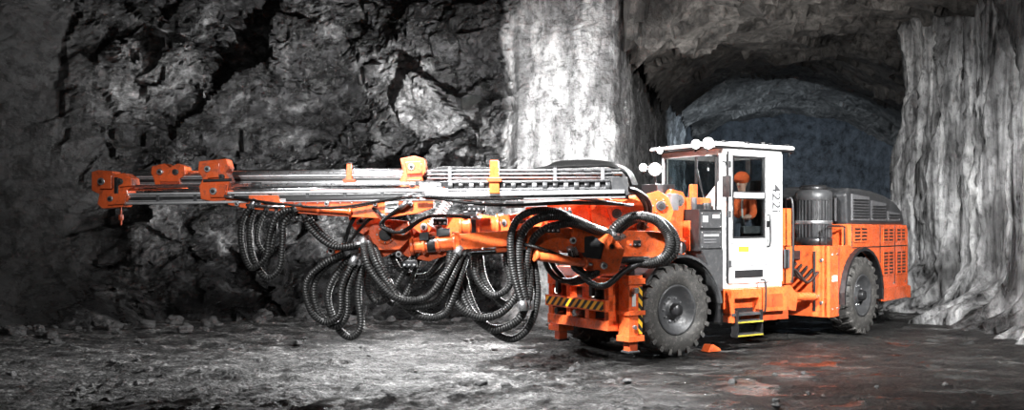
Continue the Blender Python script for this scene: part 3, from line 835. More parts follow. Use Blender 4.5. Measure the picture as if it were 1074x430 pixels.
b = MB(); b.box(-1.215, -1.2, .75, 1.0, 1.1, 1.3, DECAL); b.build('decal', rear, RM, 'small white sticker')
b = MB(); b.box(-1.1, -.92, .05, .062, .95, 1.05, DECAL); b.build('decal', rear, RM, 'small white sticker')
b = MB()
hood = [(-.35, 1.88), (2.17, 1.88), (2.17, 1.98), (2.12, 2.08), (2.02, 2.17), (1.85, 2.26), (1.6, 2.35), (1.2, 2.43), (.7, 2.49), (.2, 2.52), (-.28, 2.52), (-.4, 2.42)]
b.prism(hood, .12, 1.98, HOODG)
b.prism([(.0, 2.5), (1.1, 2.42), (1.05, 2.52), (.05, 2.58)], .7, 1.5, BLACK)
hd = b.build('engine_hood', RIG, RM, 'dark grey sloping engine hood', .06)
for (u0, u1, zt) in ((-.22, .5, 2.42), (.6, 1.25, 2.32), (1.35, 1.9, 2.14)):
    b = MB()
    b.prism([(u0, 1.96), (u1, 1.96), (u1, zt - .04), (u0, zt)], .1, .122, MGREY)
    k = int((zt - 2.04) / .05)
    for i in range(k):
        b.prism([(u0 + .04, 2.0 + i * .05), (u1 - .04, 2.0 + i * .05), (u1 - .04, 2.03 + i * .05), (u0 + .04, 2.03 + i * .05)], .085, .102, BLACK)
    for u in (u0 + .02, u1 - .02): b.cyl((u, .1, 1.99), (u, .09, 1.99), .012, STEEL, seg=6)
    b.build('louvre_panel', hd, RM, 'grey louvred side panel')
b = MB()
b.box(-.4, -.36, .28, 1.88, 1.93, 2.37, BLACK)
for k in range(12): b.box(-.42, -.395, .3 + k * .13, .33 + k * .13, 1.95, 2.35, MGREY)
b.build('radiator_grille', hd, RM, 'black front grille of the hood')
b = MB()
cx, cy = -.82, .52
def vlathe(prof, m, seg=36):
    k = b.mi(m); rings = []
    for r, z in prof: rings.append([b.bm.verts.new((cx + r * math.cos(2 * math.pi * q / seg), cy + r * math.sin(2 * math.pi * q / seg), z)) for q in range(seg)])
    for i in range(len(prof) - 1):
        for q in range(seg):
            w = (q + 1) % seg; f = b.bm.faces.new((rings[i][q], rings[i][w], rings[i + 1][w], rings[i + 1][q])); f.smooth = True; f.material_index = k
vlathe([(0, 1.54), (.31, 1.54), (.31, 1.66), (.285, 1.68)], BLACK)
vlathe([(.285, 1.66), (.285, 2.34)], BLACK)
vlathe([(.3, 2.3), (.31, 2.32), (.31, 2.42), (.27, 2.47), (.22, 2.48)], DGREY)
vlathe([(.22, 2.47), (.24, 2.51), (.2, 2.56), (0, 2.57)], BLACK)
for k in range(30):
    t = 2 * math.pi * k / 30
    b.beam((cx + .29 * math.cos(t), cy + .29 * math.sin(t), 1.68), (cx + .29 * math.cos(t), cy + .29 * math.sin(t), 2.3), .02, .02, DGREY)
vlathe([(.305, 1.9), (.31, 1.91), (.31, 1.95), (.305, 1.96)], STEEL)
b.build('air_cleaner', RIG, RM, 'black ribbed cylindrical air filter drum')
b = MB()
b.tube(spline([(-1.15, .15, 1.54), (-1.15, .14, 1.8), (-1.1, .14, 1.86), (-.5, .14, 1.86), (-.45, .14, 1.8), (-.45, .14, 1.54)], 6), .016, BLACK)
b.build('rear_handrail', RIG, RM, 'low black handrail')
b = MB(); b.tube(spline([(1.4, 1.0, 2.4), (1.4, 1.0, 2.6)], 3), .015, BLACK); b.build('antenna', RIG, RM, 'short black antenna')
b = MB(); b.tube([(2.0, .3, 2.1), (2.02, .3, 2.55)], .012, BLACK); b.build('antenna', RIG, RM, 'short black antenna')

# ------------------------------------------------------------------ booms & feeds
F = 1000.0
def E(a, e, Y):
    """image pixel (across, down) at a chosen depth -> world metres"""
    return V(((a - 537) * Y / F, Y, CAM_H + (235 - e) * Y / F))
def pe(b, pts, Y, th, m):  # outline given in image pixels, extruded about a chosen depth
    P = [((a - 537) * Y / F, CAM_H + (235 - e) * Y / F) for a, e in pts]
    b.prism(P, Y - th / 2, Y + th / 2, m)
def pin(b, a, e, Y, half, r, m=STEEL):
    p = E(a, e, Y); b.cyl(p - V((0, half, 0)), p + V((0, half, 0)), r, m, seg=16)
    b.cyl(p - V((0, half + .02, 0)), p - V((0, half, 0)), r * .55, BLACK, seg=8)
def boltring(b, a, e, Y, R, n=8, r=.012):
    p = E(a, e, Y)
    for k in range(n):
        t = 2 * math.pi * k / n; q = p + V((R * math.cos(t), 0, R * math.sin(t))); b.cyl(q - V((0, .015, 0)), q + V((0, .01, 0)), r, STEEL, seg=6)
def flange(b, p0, p1, ts, r, m, w=.02):
    p0, p1 = V(p0), V(p1); d = (p1 - p0).normalized()
    for t in ts:
        c = p0.lerp(p1, t); b.cyl(c - d * w, c + d * w, r, m, seg=20)

YN = 11.7
b = MB()
l0, l1 = E(110, 209, YN), E(655, 202, YN)
b.beam(l0, l1, .16, .07, ALU)
b.beam(l0 + V((0, 0, .055)), l1 + V((0, 0, .055)), .22, .03, ALU)
b.beam(l0 - V((0, 0, .055)), l1 - V((0, 0, .055)), .24, .03, ALU)
b.beam(l0 + V((0, -.083, 0)), l1 + V((0, -.083, 0)), .01, .045, BLACK)
for k in range(14):
    p = l0.lerp(l1, (k + .5) / 14); b.box(p.x - .02, p.x + .02, p.y - .1, p.y - .085, p.z - .05, p.z + .05, DGREY)
feed1 = b.build('drill_feed', RIG, None, 'long aluminium feed rail', .005)
b = MB()
b.cyl(E(108, 196, YN), E(645, 190, YN), .022, STEEL, seg=12)
for t in (.3, .62): p = E(108, 196, YN).lerp(E(645, 190, YN), t); b.cyl(p - V((.06, 0, 0)), p + V((.06, 0, 0)), .032, DGREY, seg=12)
b.build('drill_rod', feed1, None, 'long steel drill rod')
b = MB(); b.cyl(E(130, 199.5, YN - .08), E(430, 197, YN - .08), .014, CHROME, seg=8); b.build('feed_cable', feed1, None, 'thin bright pull cable')
b = MB()
pe(b, [(101, 181), (108, 179), (122, 180), (124, 184), (134, 182), (142, 187), (143, 196), (138, 200), (140, 208), (133, 217), (112, 219), (107, 214), (109, 204), (101, 200)], YN, .26, ORANGE)
pe(b, [(106, 184), (118, 184), (118, 198), (106, 198)], YN - .16, .06, ORANGE)
pe(b, [(126, 186), (139, 188), (139, 195), (126, 196)], YN - .15, .05, ORANGE)
pe(b, [(112, 203), (134, 203), (131, 214), (114, 215)], YN - .15, .05, ORANGE)
pe(b, [(120, 186), (124, 186), (124, 214), (120, 214)], YN - .14, .03, BLACK)
pin(b, 113, 191, YN, .2, .045); pin(b, 132, 191, YN, .19, .04, DGREY); pin(b, 122, 209, YN, .19, .035)
b.cyl(E(101, 190, YN - .02), E(98, 190, YN - .02), .05, BLACK)
b.cyl(E(127, 217, YN), E(127, 236, YN), .012, ORANGED, seg=8); b.cyl(E(127, 225, YN), E(127, 231, YN), .03, ORANGED, seg=8)
b.build('front_centralizer', feed1, None, 'orange rod guide jaws at the feed tip', .01)
b = MB()
pe(b, [(212, 170), (240, 167), (243, 176), (240, 182), (244, 190), (240, 210), (228, 212), (214, 209), (212, 196), (216, 188), (211, 180)], YN, .24, ORANGE)
pe(b, [(216, 172), (230, 171), (230, 186), (218, 187)], YN - .14, .05, ORANGE)
pe(b, [(220, 194), (238, 193), (236, 207), (221, 207)], YN - .14, .05, ORANGE)
pe(b, [(213, 188), (243, 187), (243, 190), (213, 191)], YN - .13, .03, BLACK)
pin(b, 222, 178, YN, .18, .04); pin(b, 236, 186, YN, .16, .035, DGREY); pin(b, 228, 201, YN, .18, .045)
b.build('middle_centralizer', feed1, None, 'orange sliding rod guide', .01)
b = MB()
pe(b, [(462, 191), (480, 189), (520, 189), (524, 192), (600, 190), (640, 190), (642, 199), (560, 201), (470, 201)], YN, .2, BLACK)
for i, x in enumerate(range(470, 636, 11)): b.cyl(E(x, 195, YN - .1), E(x + 5, 195, YN - .1), .045 if i % 3 else .055, (DGREY, BLACK, MGREY)[i % 3], seg=14)
b.cyl(E(440, 195, YN), E(465, 195, YN), .05, STEEL)
pe(b, [(446, 202), (655, 199), (655, 203), (446, 207)], YN - .12, .06, ALU)
pe(b, [(640, 186), (657, 186), (658, 205), (640, 206)], YN, .26, DGREY)
b.cyl(E(470, 191, YN - .13), E(640, 189, YN - .13), .012, STEEL, seg=8); b.cyl(E(470, 199, YN - .13), E(640, 197, YN - .13), .012, STEEL, seg=8)
b.build('rock_drill', feed1, None, 'black percussion drill carriage', .006)
b = MB(); pe(b, [(514, 168), (523, 168), (524, 203), (513, 203)], YN - .15, .06, ORANGE); pe(b, [(511, 186), (526, 186), (526, 191), (511, 191)], YN - .17, .06, ORANGED); b.build('hose_guide_post', feed1, None, 'upright orange hose guide', .008)

YF = 12.6
b = MB()
l0, l1 = E(146, 190, YF), E(652, 186, YF)
b.beam(l0, l1, .16, .06, ALU)
b.beam(l0 + V((0, 0, .05)), l1 + V((0, 0, .05)), .22, .025, ALU)
b.beam(l0 - V((0, 0, .05)), l1 - V((0, 0, .05)), .24, .025, ALU)
b.beam(l0 + V((0, -.083, 0)), l1 + V((0, -.083, 0)), .01, .04, BLACK)
feed2 = b.build('drill_feed', RIG, None, 'long aluminium feed rail', .005)
b = MB(); b.cyl(E(140, 183, YF), E(650, 178, YF), .022, STEEL, seg=12); b.build('drill_rod', feed2, None, 'long steel drill rod')
b = MB(); b.cyl(E(200, 180, YF + .1), E(520, 176.5, YF + .1), .015, CHROME, seg=8); b.build('feed_cable', feed2, None, 'thin bright pull cable')
b = MB()
pe(b, [(163, 175), (176, 172), (182, 176), (190, 172), (197, 175), (198, 184), (192, 188), (194, 198), (180, 200), (167, 198), (165, 188), (162, 182)], YF, .26, ORANGE)
pe(b, [(168, 190), (188, 190), (186, 197), (170, 197)], YF - .15, .05, ORANGED)
pin(b, 172, 181, YF, .17, .04); pin(b, 188, 181, YF, .17, .04, DGREY)
b.build('front_centralizer', feed2, None, 'orange rod guide jaws', .01)
b = MB()
pe(b, [(421, 167), (436, 164), (446, 167), (448, 180), (444, 186), (447, 198), (438, 203), (424, 202), (420, 192), (424, 182)], YF - .1, .32, ORANGE)
pe(b, [(425, 170), (442, 169), (443, 182), (427, 183)], YF - .28, .05, ORANGE); pe(b, [(426, 188), (442, 188), (440, 199), (427, 199)], YF - .28, .05, ORANGED)
pin(b, 433, 176, YF - .1, .22, .045); pin(b, 434, 194, YF - .1, .22, .04, DGREY)
b.build('middle_centralizer', feed2, None, 'orange sliding rod guide', .01)
b = MB(); pe(b, [(364, 172), (369, 172), (370, 193), (363, 193)], YF - .12, .08, ORANGE); pe(b, [(360, 188), (373, 188), (373, 194), (360, 194)], YF - .14, .08, ORANGED); b.build('hose_guide_post', feed2, None, 'upright orange hose guide', .008)
b = MB()
pe(b, [(452, 178), (466, 175), (520, 176), (524, 180), (640, 177), (642, 187), (540, 190), (455, 190)], YF, .22, BLACK)
for x in range(460, 636, 16): b.cyl(E(x, 182, YF - .12), E(x + 9, 182, YF - .12), .05, DGREY, seg=14)
for e in (179, 183, 187): b.cyl(E(448, e, YF - .18), E(650, e - 1, YF - .18), .014, STEEL, seg=8)
for x in (470, 520, 580, 630): pe(b, [(x, 176), (x + 4, 176), (x + 4, 190), (x, 190)], YF - .15, .1, MGREY)
b.build('rock_drill', feed2, None, 'black percussion drill carriage', .006)
for k in range(6):
    o_ = k * 1.6; dy = .05 * k
    P = [E(560 + 3 * k, 178 - o_ * .2, YF - .1 + dy), E(585, 175 - o_ * .5, YF - .1 + dy), E(615, 174 - o_ * .6, YF - .1 + dy), E(640, 174 - o_ * .3, YF - .1 + dy), E(655 + k, 180, YF - .05 + dy), E(662 + k, 194, YF + .1 + dy)]
    b = MB(); b.tube(spline(P, 8), .024, HOSEB); b.build('drill_hose', RIG, None, 'black hose lying along the drill')

b = MB()
pe(b, [(238, 209), (250, 207), (262, 211), (330, 212), (425, 209), (444, 205), (456, 208), (455, 218), (438, 224), (400, 229), (340, 226), (262, 219), (243, 215)], YN + .02, .26, ORANGE)
pe(b, [(270, 214), (360, 216), (360, 220), (270, 217)], YN - .13, .03, ORANGED)
pe(b, [(262, 205), (292, 205), (296, 214), (262, 214)], YN - .1, .1, ORANGE)
pe(b, [(300, 208), (440, 205), (440, 208), (300, 211)], YN - .13, .04, BLACK)
for a in (252, 275, 345, 395, 432): pin(b, a, 214, YN, .16, .03)
for a in range(285, 430, 12): b.cyl(E(a, 213, YN - .12), E(a, 213, YN - .11) - V((0, .02, 0)), .01, STEEL, seg=6)
b.cyl(E(300, 217, YN - .16), E(368, 222, YN - .16), .035, ORANGE); b.cyl(E(258, 215, YN - .16), E(300, 217, YN - .16), .018, CHROME)
flange(b, E(300, 217, YN - .16), E(368, 222, YN - .16), (.02, .5, .98), .045, ORANGE)
cr1 = b.build('feed_cradle', RIG, None, 'orange cradle beam carrying the feed', .01)
b = MB(); pe(b, [(404, 212), (418, 211), (418, 222), (404, 223)], YN - .118, .01, DECAL); b.build('decal', cr1, None, 'white sign with dark print')
b = MB(); pe(b, [(406, 214.2), (416, 213.8), (416, 215.1), (406, 215.5)], YN - .126, .006, BLACK); b.build('decal_print', cr1, None, 'dark print line')
b = MB(); pe(b, [(406, 218), (414, 217.6), (414, 219), (406, 219.4)], YN - .126, .006, BLACK); b.build('decal_print', cr1, None, 'dark print line')
b = MB()
pe(b, [(300, 204), (340, 198), (460, 195), (560, 196), (640, 194), (644, 203), (560, 208), (460, 209), (340, 208)], YF - .05, .2, ORANGED)
b.build('feed_cradle', RIG, None, 'orange cradle beam carrying the feed', .01)

YB1 = 12.1
b = MB()
pe(b, [(366, 228), (374, 224), (392, 224), (402, 232), (412, 236), (430, 236), (440, 244), (470, 243), (479, 252), (474, 266), (450, 274), (430, 270), (415, 264), (402, 270), (380, 271), (352, 270), (343, 264), (347, 257), (372, 254), (384, 248), (372, 240)], YB1, .1, ORANGE)
pe(b, [(372, 230), (392, 226), (404, 238), (430, 240), (446, 246), (474, 246), (470, 266), (440, 270), (415, 262), (398, 262), (386, 250)], YB1 + .16, .2, ORANGED)
pe(b, [(388, 236), (410, 230), (428, 232), (432, 248), (420, 262), (398, 262), (388, 250)], YB1 - .12, .14, ORANGE)
b.cyl(E(404, 246, YB1 - .22), E(404, 246, YB1 + .3), .12, ORANGE, seg=24); b.cyl(E(404, 246, YB1 - .25), E(404, 246, YB1 - .22), .08, BLACK, seg=20)
boltring(b, 404, 246, YB1 - .225, .1)
c0, c1 = E(430, 258, YB1 - .12), E(478, 254, YB1 - .12)
b.cyl(c0, c1, .10, ORANGE, seg=24); flange(b, c0, c1, (.05, .3), .125, ORANGE); flange(b, c0, c1, (.62, .97), .12, ORANGE, .015); b.cyl(c0.lerp(c1, .38), c0.lerp(c1, .56), .104, BLACK, seg=24)
pe(b, [(440, 244), (450, 243), (450, 252), (440, 252)], YB1 - .2, .1, BLACK); pe(b, [(458, 240), (472, 239), (472, 247), (458, 248)], YB1 - .15, .12, DGREY)
for a, e in ((381, 232), (350, 263), (424, 243), (420, 266)): pin(b, a, e, YB1, .2, .04)
b.cyl(E(352, 264, YB1 - .14), E(380, 262, YB1 - .14), .04, ORANGE); b.cyl(E(380, 262, YB1 - .14), E(396, 261, YB1 - .14), .02, CHROME); b.cyl(E(374, 234, YB1 - .16), E(400, 222, YB1 - .16), .03, CHROME)
b.cyl(E(366, 280, YB1), E(364, 300, YB1), .025, ORANGED); pe(b, [(358, 268), (378, 268), (374, 284), (362, 284)], YB1 - .05, .12, ORANGE)
b.build('boom_head', RIG, None, 'orange roll-over joint with flanges and pins', .01)
YB2 = 12.9
b = MB()
pe(b, [(430, 240), (440, 230), (455, 226), (480, 228), (500, 224), (518, 227), (528, 224), (530, 248), (508, 250), (490, 244), (470, 252), (440, 256)], YB2 - .15, .34, ORANGE)
c0, c1 = E(482, 237, YB2 - .3), E(524, 236, YB2 - .3)
b.cyl(c0, c1, .12, ORANGE, seg=24); flange(b, c0, c1, (.03, .25, .5, .95), .15, ORANGE, .018); b.cyl(c0.lerp(c1, .3), c0.lerp(c1, .42), .125, BLACK, seg=24)
pe(b, [(486, 222), (500, 220), (500, 228), (486, 229)], YB2 - .35, .14, BLACK)
for a, e in ((446, 238), (462, 240), (528, 234)): pin(b, a, e, YB2 - .15, .24, .05)
pts = [E(452, 238, YB2 - .45), E(472, 207, YB2 - .45)]
for k in range(12):
    p = pts[0].lerp(pts[1], (k + .2) / 12); q = pts[0].lerp(pts[1], (k + .65) / 12); b.cyl(p, q, .07, ALU, seg=16)
b.cyl(pts[0], pts[1], .05, DECAL, seg=16)
b.build('boom_head', RIG, None, 'orange roll-over joint with a ribbed pale cylinder', .01)

# booms
b = MB()
a0, a1 = E(474, 254, 12.0), E(560, 248, 12.2)
b.beam(a0, a1, .2, .2, ORANGE); b.beam(a0.lerp(a1, .02), a0.lerp(a1, .08), .26, .26, ORANGE)
a2, a3 = E(545, 248, 12.2), E(690, 258, 13.4)
b.beam(a2, a3, .3, .27, ORANGE, .38, .4); b.beam(a2, a2.lerp(a3, .04), .36, .33, ORANGE); b.beam(a2.lerp(a3, .3), a2.lerp(a3, .34), .37, .35, ORANGE); b.beam(a2.lerp(a3, .6), a2.lerp(a3, .64), .4, .4, ORANGE)
pe(b, [(592, 244), (618, 240), (640, 246), (655, 262), (648, 286), (620, 288), (600, 270)], 12.6, .08, ORANGE)
pe(b, [(604, 250), (622, 247), (634, 256), (630, 272), (612, 270)], 12.545, .03, BLACK)
pe(b, [(560, 262), (585, 262), (590, 276), (566, 274)], 12.4, .2, ORANGED)
q0, q1 = E(560, 268, 12.1), E(615, 276, 12.5)
b.cyl(q0, q1, .06, ORANGE); flange(b, q0, q1, (.03, .97), .075, ORANGE); b.cyl(E(610, 275, 12.46), E(660, 286, 13.1), .03, CHROME)
b.cyl(E(520, 262, 12.1), E(565, 258, 12.2), .04, ORANGE); b.cyl(E(486, 264, 12.05), E(520, 262, 12.1), .02, CHROME)
for a, e, y in ((600, 252, 12.6), (640, 258, 12.8), (560, 250, 12.3), (632, 278, 12.6)): pin(b, a, e, y, .24, .045)
boomA = b.build('boom', RIG, None, 'orange telescopic boom arm', .012)
b = MB()
b.beam(E(522, 236, 12.6), E(585, 229, 13.0), .22, .24, ORANGE)
b0, b1 = E(560, 231, 12.9), E(680, 218, 14.0)
b.beam(b0, b1, .32, .3, ORANGE, .42, .4); b.beam(b0, b0.lerp(b1, .05), .38, .36, ORANGE); b.beam(b0.lerp(b1, .4), b0.lerp(b1, .44), .44, .42, ORANGE)
b.cyl(E(575, 220, 12.9), E(640, 211, 13.5), .06, ORANGE); b.cyl(E(635, 212, 13.45), E(690, 206, 14.0), .035, CHROME)
pe(b, [(622, 214), (636, 208), (652, 212), (660, 208), (676, 212), (684, 222), (690, 244), (668, 252), (640, 244), (628, 232)], 13.35, .12, ORANGE)
pe(b, [(636, 218), (652, 216), (656, 230), (642, 234)], 13.27, .06, ORANGED)
pe(b, [(676, 204), (690, 200), (700, 206), (706, 222), (700, 240), (684, 244)], 13.6, .12, ORANGE)
pe(b, [(530, 226), (548, 222), (570, 230), (566, 244), (545, 250), (532, 246)], 12.7, .1, ORANGE)
for a, e, y in ((646, 224, 13.35), (672, 238, 13.35), (692, 216, 13.6), (548, 236, 12.7)): pin(b, a, e, y, .12, .07, DGREY); boltring(b, a, e, y - .07, .1, 6)
b.build('boom', RIG, None, 'orange telescopic boom arm', .012)
def valve(a, e, Y, n=4):
    b = MB(); c = E(a, e, Y); L = .06 * n
    b.box(c.x - L / 2, c.x + L / 2, c.y - .06, c.y + .06, c.z - .05, c.z + .04, BLACK)
    for k in range(n):
        x = c.x - L / 2 + .03 + k * .06
        b.cyl((x, c.y - .05, c.z - .02), (x, c.y - .1, c.z - .02), .015, STEEL, seg=8); b.cyl((x, c.y, c.z + .04), (x, c.y, c.z + .08), .014, STEEL if k % 2 else DGREY, seg=8)
    b.build('valve_block', RIG, None, 'black hydraulic valve block with steel fittings', .006)
for v_ in ((392, 221, 11.9, 3), (462, 232, 12.2, 3), (590, 224, 12.5, 4), (665, 255, 13.0, 3), (318, 226, 11.75, 3), (650, 205, 13.0, 4), (500, 218, 12.3, 4), (540, 214, 12.4, 4), (580, 240, 12.15, 3), (430, 276, 12.0, 3)): valve(*v_)

# hydraulic hoses --------------------------------------------------------------
def bundle(pts, n, r, spread, mat=HOSE, dy=.09, name='hydraulic_hose', jit=4.0):
    for k in range(n):
        f = k - (n - 1) / 2
        P = []
        sag = random.uniform(-1, 1); sx = random.uniform(-1, 1)
        for i, (a, e, y) in enumerate(pts):
            w = math.sin(math.pi * i / (len(pts) - 1))
            ja = (random.uniform(-jit, jit) * .5 + sx * jit) * w; je = (random.uniform(-jit, jit) * .5 + sag * jit * 1.6) * w
            P.append(E(a + f * spread * (.35 + .7 * w) + ja, e + f * spread * w * .55 + je, y + f * dy))
        b = MB(); b.tube(spline(P, 9), r * random.uniform(.85, 1.15), mat, 12)
        for q, q2 in ((P[0], P[1]), (P[-1], P[-2])):
            d = (q2 - q).normalized(); b.cyl(q - d * .04, q + d * .08, r * 1.15, STEEL, seg=8)
        b.build(name, RIG, None, 'ribbed black hydraulic hose hanging in a loop')
bundle([(268, 212, 11.6), (257, 235, 11.55), (258, 262, 11.5), (271, 284, 11.5), (286, 276, 11.5), (288, 252, 11.5), (294, 228, 11.5), (315, 217, 11.6)], 2, .035, 9)
bundle([(282, 214, 11.6), (268, 236, 11.55), (266, 252, 11.5), (276, 264, 11.5), (284, 250, 11.5), (290, 222, 11.6)], 1, .028, 6)
bundle([(372, 262, 11.9), (345, 280, 11.8), (331, 303, 11.8), (337, 330, 11.8), (353, 343, 11.8), (366, 332, 11.8), (366, 303, 11.8), (376, 272, 11.9)], 3, .045, 14, jit=3)
bundle([(318, 222, 11.7), (330, 244, 11.7), (352, 262, 11.7), (380, 256, 11.8)], 2, .032, 9)
bundle([(385, 252, 11.9), (394, 280, 11.7), (408, 306, 11.7), (430, 326, 11.7), (456, 322, 11.8), (472, 298, 11.8), (486, 262, 12.0)], 3, .048, 13, jit=4)
bundle([(395, 262, 12.1), (392, 296, 12.1), (402, 318, 12.1), (418, 310, 12.1), (430, 284, 12.1), (442, 262, 12.1)], 2, .038, 12)
bundle([(478, 258, 12.1), (480, 294, 12.0), (494, 325, 12.0), (520, 342, 12.0), (544, 332, 12.0), (556, 300, 12.1), (552, 256, 12.2)], 3, .050, 14, jit=4)
bundle([(410, 262, 12.3), (425, 286, 12.3), (448, 292, 12.3), (464, 278, 12.3), (476, 255, 12.2)], 2, .036, 9)
bundle([(500, 262, 12.3), (504, 296, 12.2), (520, 318, 12.2), (538, 306, 12.2), (534, 275, 12.3), (540, 245, 12.4)], 2, .042, 14)
bundle([(552, 322, 12.0), (545, 285, 12.0), (547, 250, 12.0), (562, 232, 12.0), (592, 228, 12.2), (622, 240, 12.5), (648, 248, 12.8)], 3, .052, 10, jit=1.5)
bundle([(640, 250, 12.8), (650, 236, 12.8), (668, 226, 12.9), (690, 230, 13.0), (704, 248, 13.1), (700, 268, 13.1), (680, 276, 13.1), (655, 272, 13.0)], 2, .06, 9, jit=2)
bundle([(600, 262, 12.4), (606, 285, 12.5), (625, 290, 12.6), (650, 276, 12.8), (680, 272, 13.1)], 2, .04, 10, HOSEB)
bundle([(570, 262, 12.6), (580, 290, 12.8), (600, 300, 12.9), (640, 280, 13.3)], 2, .034, 9, HOSEB)
bundle([(240, 206, 11.6), (300, 214, 11.55), (360, 217, 11.6), (430, 205, 11.6)], 3, .015, 4, HOSEB, jit=2)
bundle([(440, 206, 11.5), (520, 213, 11.6), (600, 211, 11.9), (660, 215, 12.6)], 3, .018, 4, HOSEB, jit=2)
bundle([(425, 214, 11.5), (400, 232, 11.6), (420, 240, 11.7), (450, 225, 11.9), (500, 228, 12.2)], 2, .024, 5, HOSEB)
bundle([(640, 196, 12.5), (664, 202, 12.8), (676, 220, 13.2), (672, 246, 13.3)], 2, .034, 7, HOSEB)
bundle([(360, 262, 11.9), (368, 240, 11.8), (385, 222, 11.7), (402, 226, 11.6)], 2, .022, 5, HOSEB)
bundle([(455, 250, 12.2), (490, 262, 12.1), (530, 260, 12.1), (560, 264, 12.1), (600, 272, 12.5)], 2, .026, 5, HOSEB)

# ------------------------------------------------------------------ operator in the cab
def skin(name, verts, edges, mat, frame, parent, label=None, sub=2, root=0):
    me = bpy.data.meshes.new(name)
    me.from_pydata([v[:3] for v in verts], edges, [])
    ob = bpy.data.objects.new(name, me); COL.objects.link(ob)
    sm = ob.modifiers.new('skin', 'SKIN'); sm.use_smooth_shade = True
    for i, v in enumerate(verts):
        sv = me.skin_vertices[0].data[i]; sv.radius = (v[3], v[4] if len(v) > 4 else v[3]); sv.use_root = (i == root)
    ss = ob.modifiers.new('sub', 'SUBSURF'); ss.levels = sub; ss.render_levels = sub
    me.materials.append(mat)
    place(ob, frame, parent)
    if label: ob['label'] = label
    return ob
PF = FM @ Matrix.Translation((1.78 + SU, .72 + SV, 1.64 + SZ)) @ Matrix.Rotation(math.radians(14), 4, 'Z')
body = [(0, 0, .1, .13, .15), (.0, 0, .28, .12, .14), (-.01, 0, .45, .12, .17), (-.01, 0, .56, .06, .08), (-.02, 0, .63, .05), (-.03, 0, .70, .075), (-.035, 0, .80, .09), (-.03, 0, .86, .07),
        (-.02, -.19, .50, .055), (-.12, -.26, .27, .045), (-.32, -.30, .22, .032), (-.38, -.32, .22, .03),
        (-.02, .19, .50, .055), (-.12, .26, .27, .045), (-.32, .30, .22, .032), (-.38, .32, .22, .03),
        (-.05, -.11, .08, .09), (-.42, -.14, .09, .07), (-.5, -.14, -.3, .045), (-.6, -.14, -.36, .035),
        (-.05, .11, .08, .09), (-.42, .14, .09, .07), (-.5, .14, -.3, .045), (-.6, .14, -.36, .035)]
be = [(0, 1), (1, 2), (2, 3), (3, 4), (4, 5), (5, 6), (6, 7), (2, 8), (8, 9), (9, 10), (10, 11), (2, 12), (12, 13), (13, 14), (14, 15), (0, 16), (16, 17), (17, 18), (18, 19), (0, 20), (20, 21), (21, 22), (22, 23)]
person = skin('person', body, be, SKIN, PF, None)
person['label'] = 'seated operator in orange work jacket and orange helmet'; person['category'] = 'person'
jk = [(0, 0, .08, .15, .17), (0, 0, .28, .145, .165), (-.01, 0, .45, .145, .19), (-.01, 0, .55, .08, .09),
      (-.02, -.19, .50, .075), (-.12, -.26, .27, .062), (-.31, -.30, .22, .048), (-.02, .19, .50, .075), (-.12, .26, .27, .062), (-.31, .30, .22, .048)]
skin('jacket', jk, [(0, 1), (1, 2), (2, 3), (2, 4), (4, 5), (5, 6), (2, 7), (7, 8), (8, 9)], HIVIS, PF, person, 'orange high-visibility jacket')
for s_ in (-1, 1):
    b = MB(); b.tube(spline([(-.16, .09 * s_, .2), (-.175, .09 * s_, .35), (-.15, .09 * s_, .52), (-.04, .09 * s_, .6)], 5), .016, TAPE)
    b.build('reflective_strap', person, PF, 'pale reflective strap')
tr = [(0, 0, .06, .13, .16), (-.05, -.11, .08, .105), (-.42, -.14, .09, .085), (-.5, -.14, -.28, .06), (-.05, .11, .08, .105), (-.42, .14, .09, .085), (-.5, .14, -.28, .06)]
skin('trousers', tr, [(0, 1), (1, 2), (2, 3), (0, 4), (4, 5), (5, 6)], CLOTH, PF, person, 'dark work trousers')
for sgn in (-1, 1):
    h = [(-.38, .32 * sgn, .22, .03, .036), (-.43, .32 * sgn, .225, .028, .04)]
    ed = [(0, 1)]
    for k, (o, L) in enumerate(((-.03, .055), (-.01, .065), (.01, .06), (.028, .05))):
        i = len(h); h += [(-.455, (.32 + o) * sgn, .228, .009), (-.455 - L * .5, (.32 + o) * sgn, .215, .0085), (-.455 - L * .6, (.32 + o) * sgn, .185, .008)]
        ed += [(1, i), (i, i + 1), (i + 1, i + 2)]
    i = len(h); h += [(-.40, (.32 - .045) * sgn, .22, .011), (-.44, (.32 - .06) * sgn, .21, .009)]; ed += [(0, i), (i, i + 1)]
    skin('hand', h, ed, SKIN, PF, person, 'hand curled over the joystick', 1)
b = MB()
b.ball((-.03, 0, .84), .135, HIVIS, 1.05, .92, .8, 3)
b.beam((-.1, 0, .82), (-.2, 0, .80), .2, .012, HIVIS)
b.build('helmet', person, PF, 'orange safety helmet')
b = MB()
b.ball((-.125, 0, .745), .018, SKIN, 1.3, .8, 1.5, 2)
for s_ in (-1, 1):
    b.ball((-.105, .033 * s_, .768), .013, DECAL); b.ball((-.116, .033 * s_, .768), .006, BLACK); b.ball((-.03, .085 * s_, .75), .025, SKIN, .7, .4, 1.2)
b.ball((-.108, 0, .70), .018, RED, .5, 1.3, .35)
b.build('face', person, PF, 'facial features under the helmet')

def chock(x, y, rot):
    b = MB()
    b.prism([(-.14, 0), (.14, 0), (.12, .04), (-.02, .11), (-.07, .11)], -.08, .08, ORANGE)
    b.prism([(-.10, .015), (.06, .015), (-.04, .09)], -.086, .086, ORANGED)
    o = b.build('wheel_chock', None, Matrix.Translation((x, y, floorh(x, y) + .01)) @ Matrix.Rotation(rot, 4, 'Z'), None, .01, pivot=(0, 0, 0))
    o['label'] = 'orange wedge wheel chock beside the front wheel'; o['category'] = 'wheel chock'
pp = FM @ V((.86, .2, 0)); chock(pp.x, pp.y, TH1)

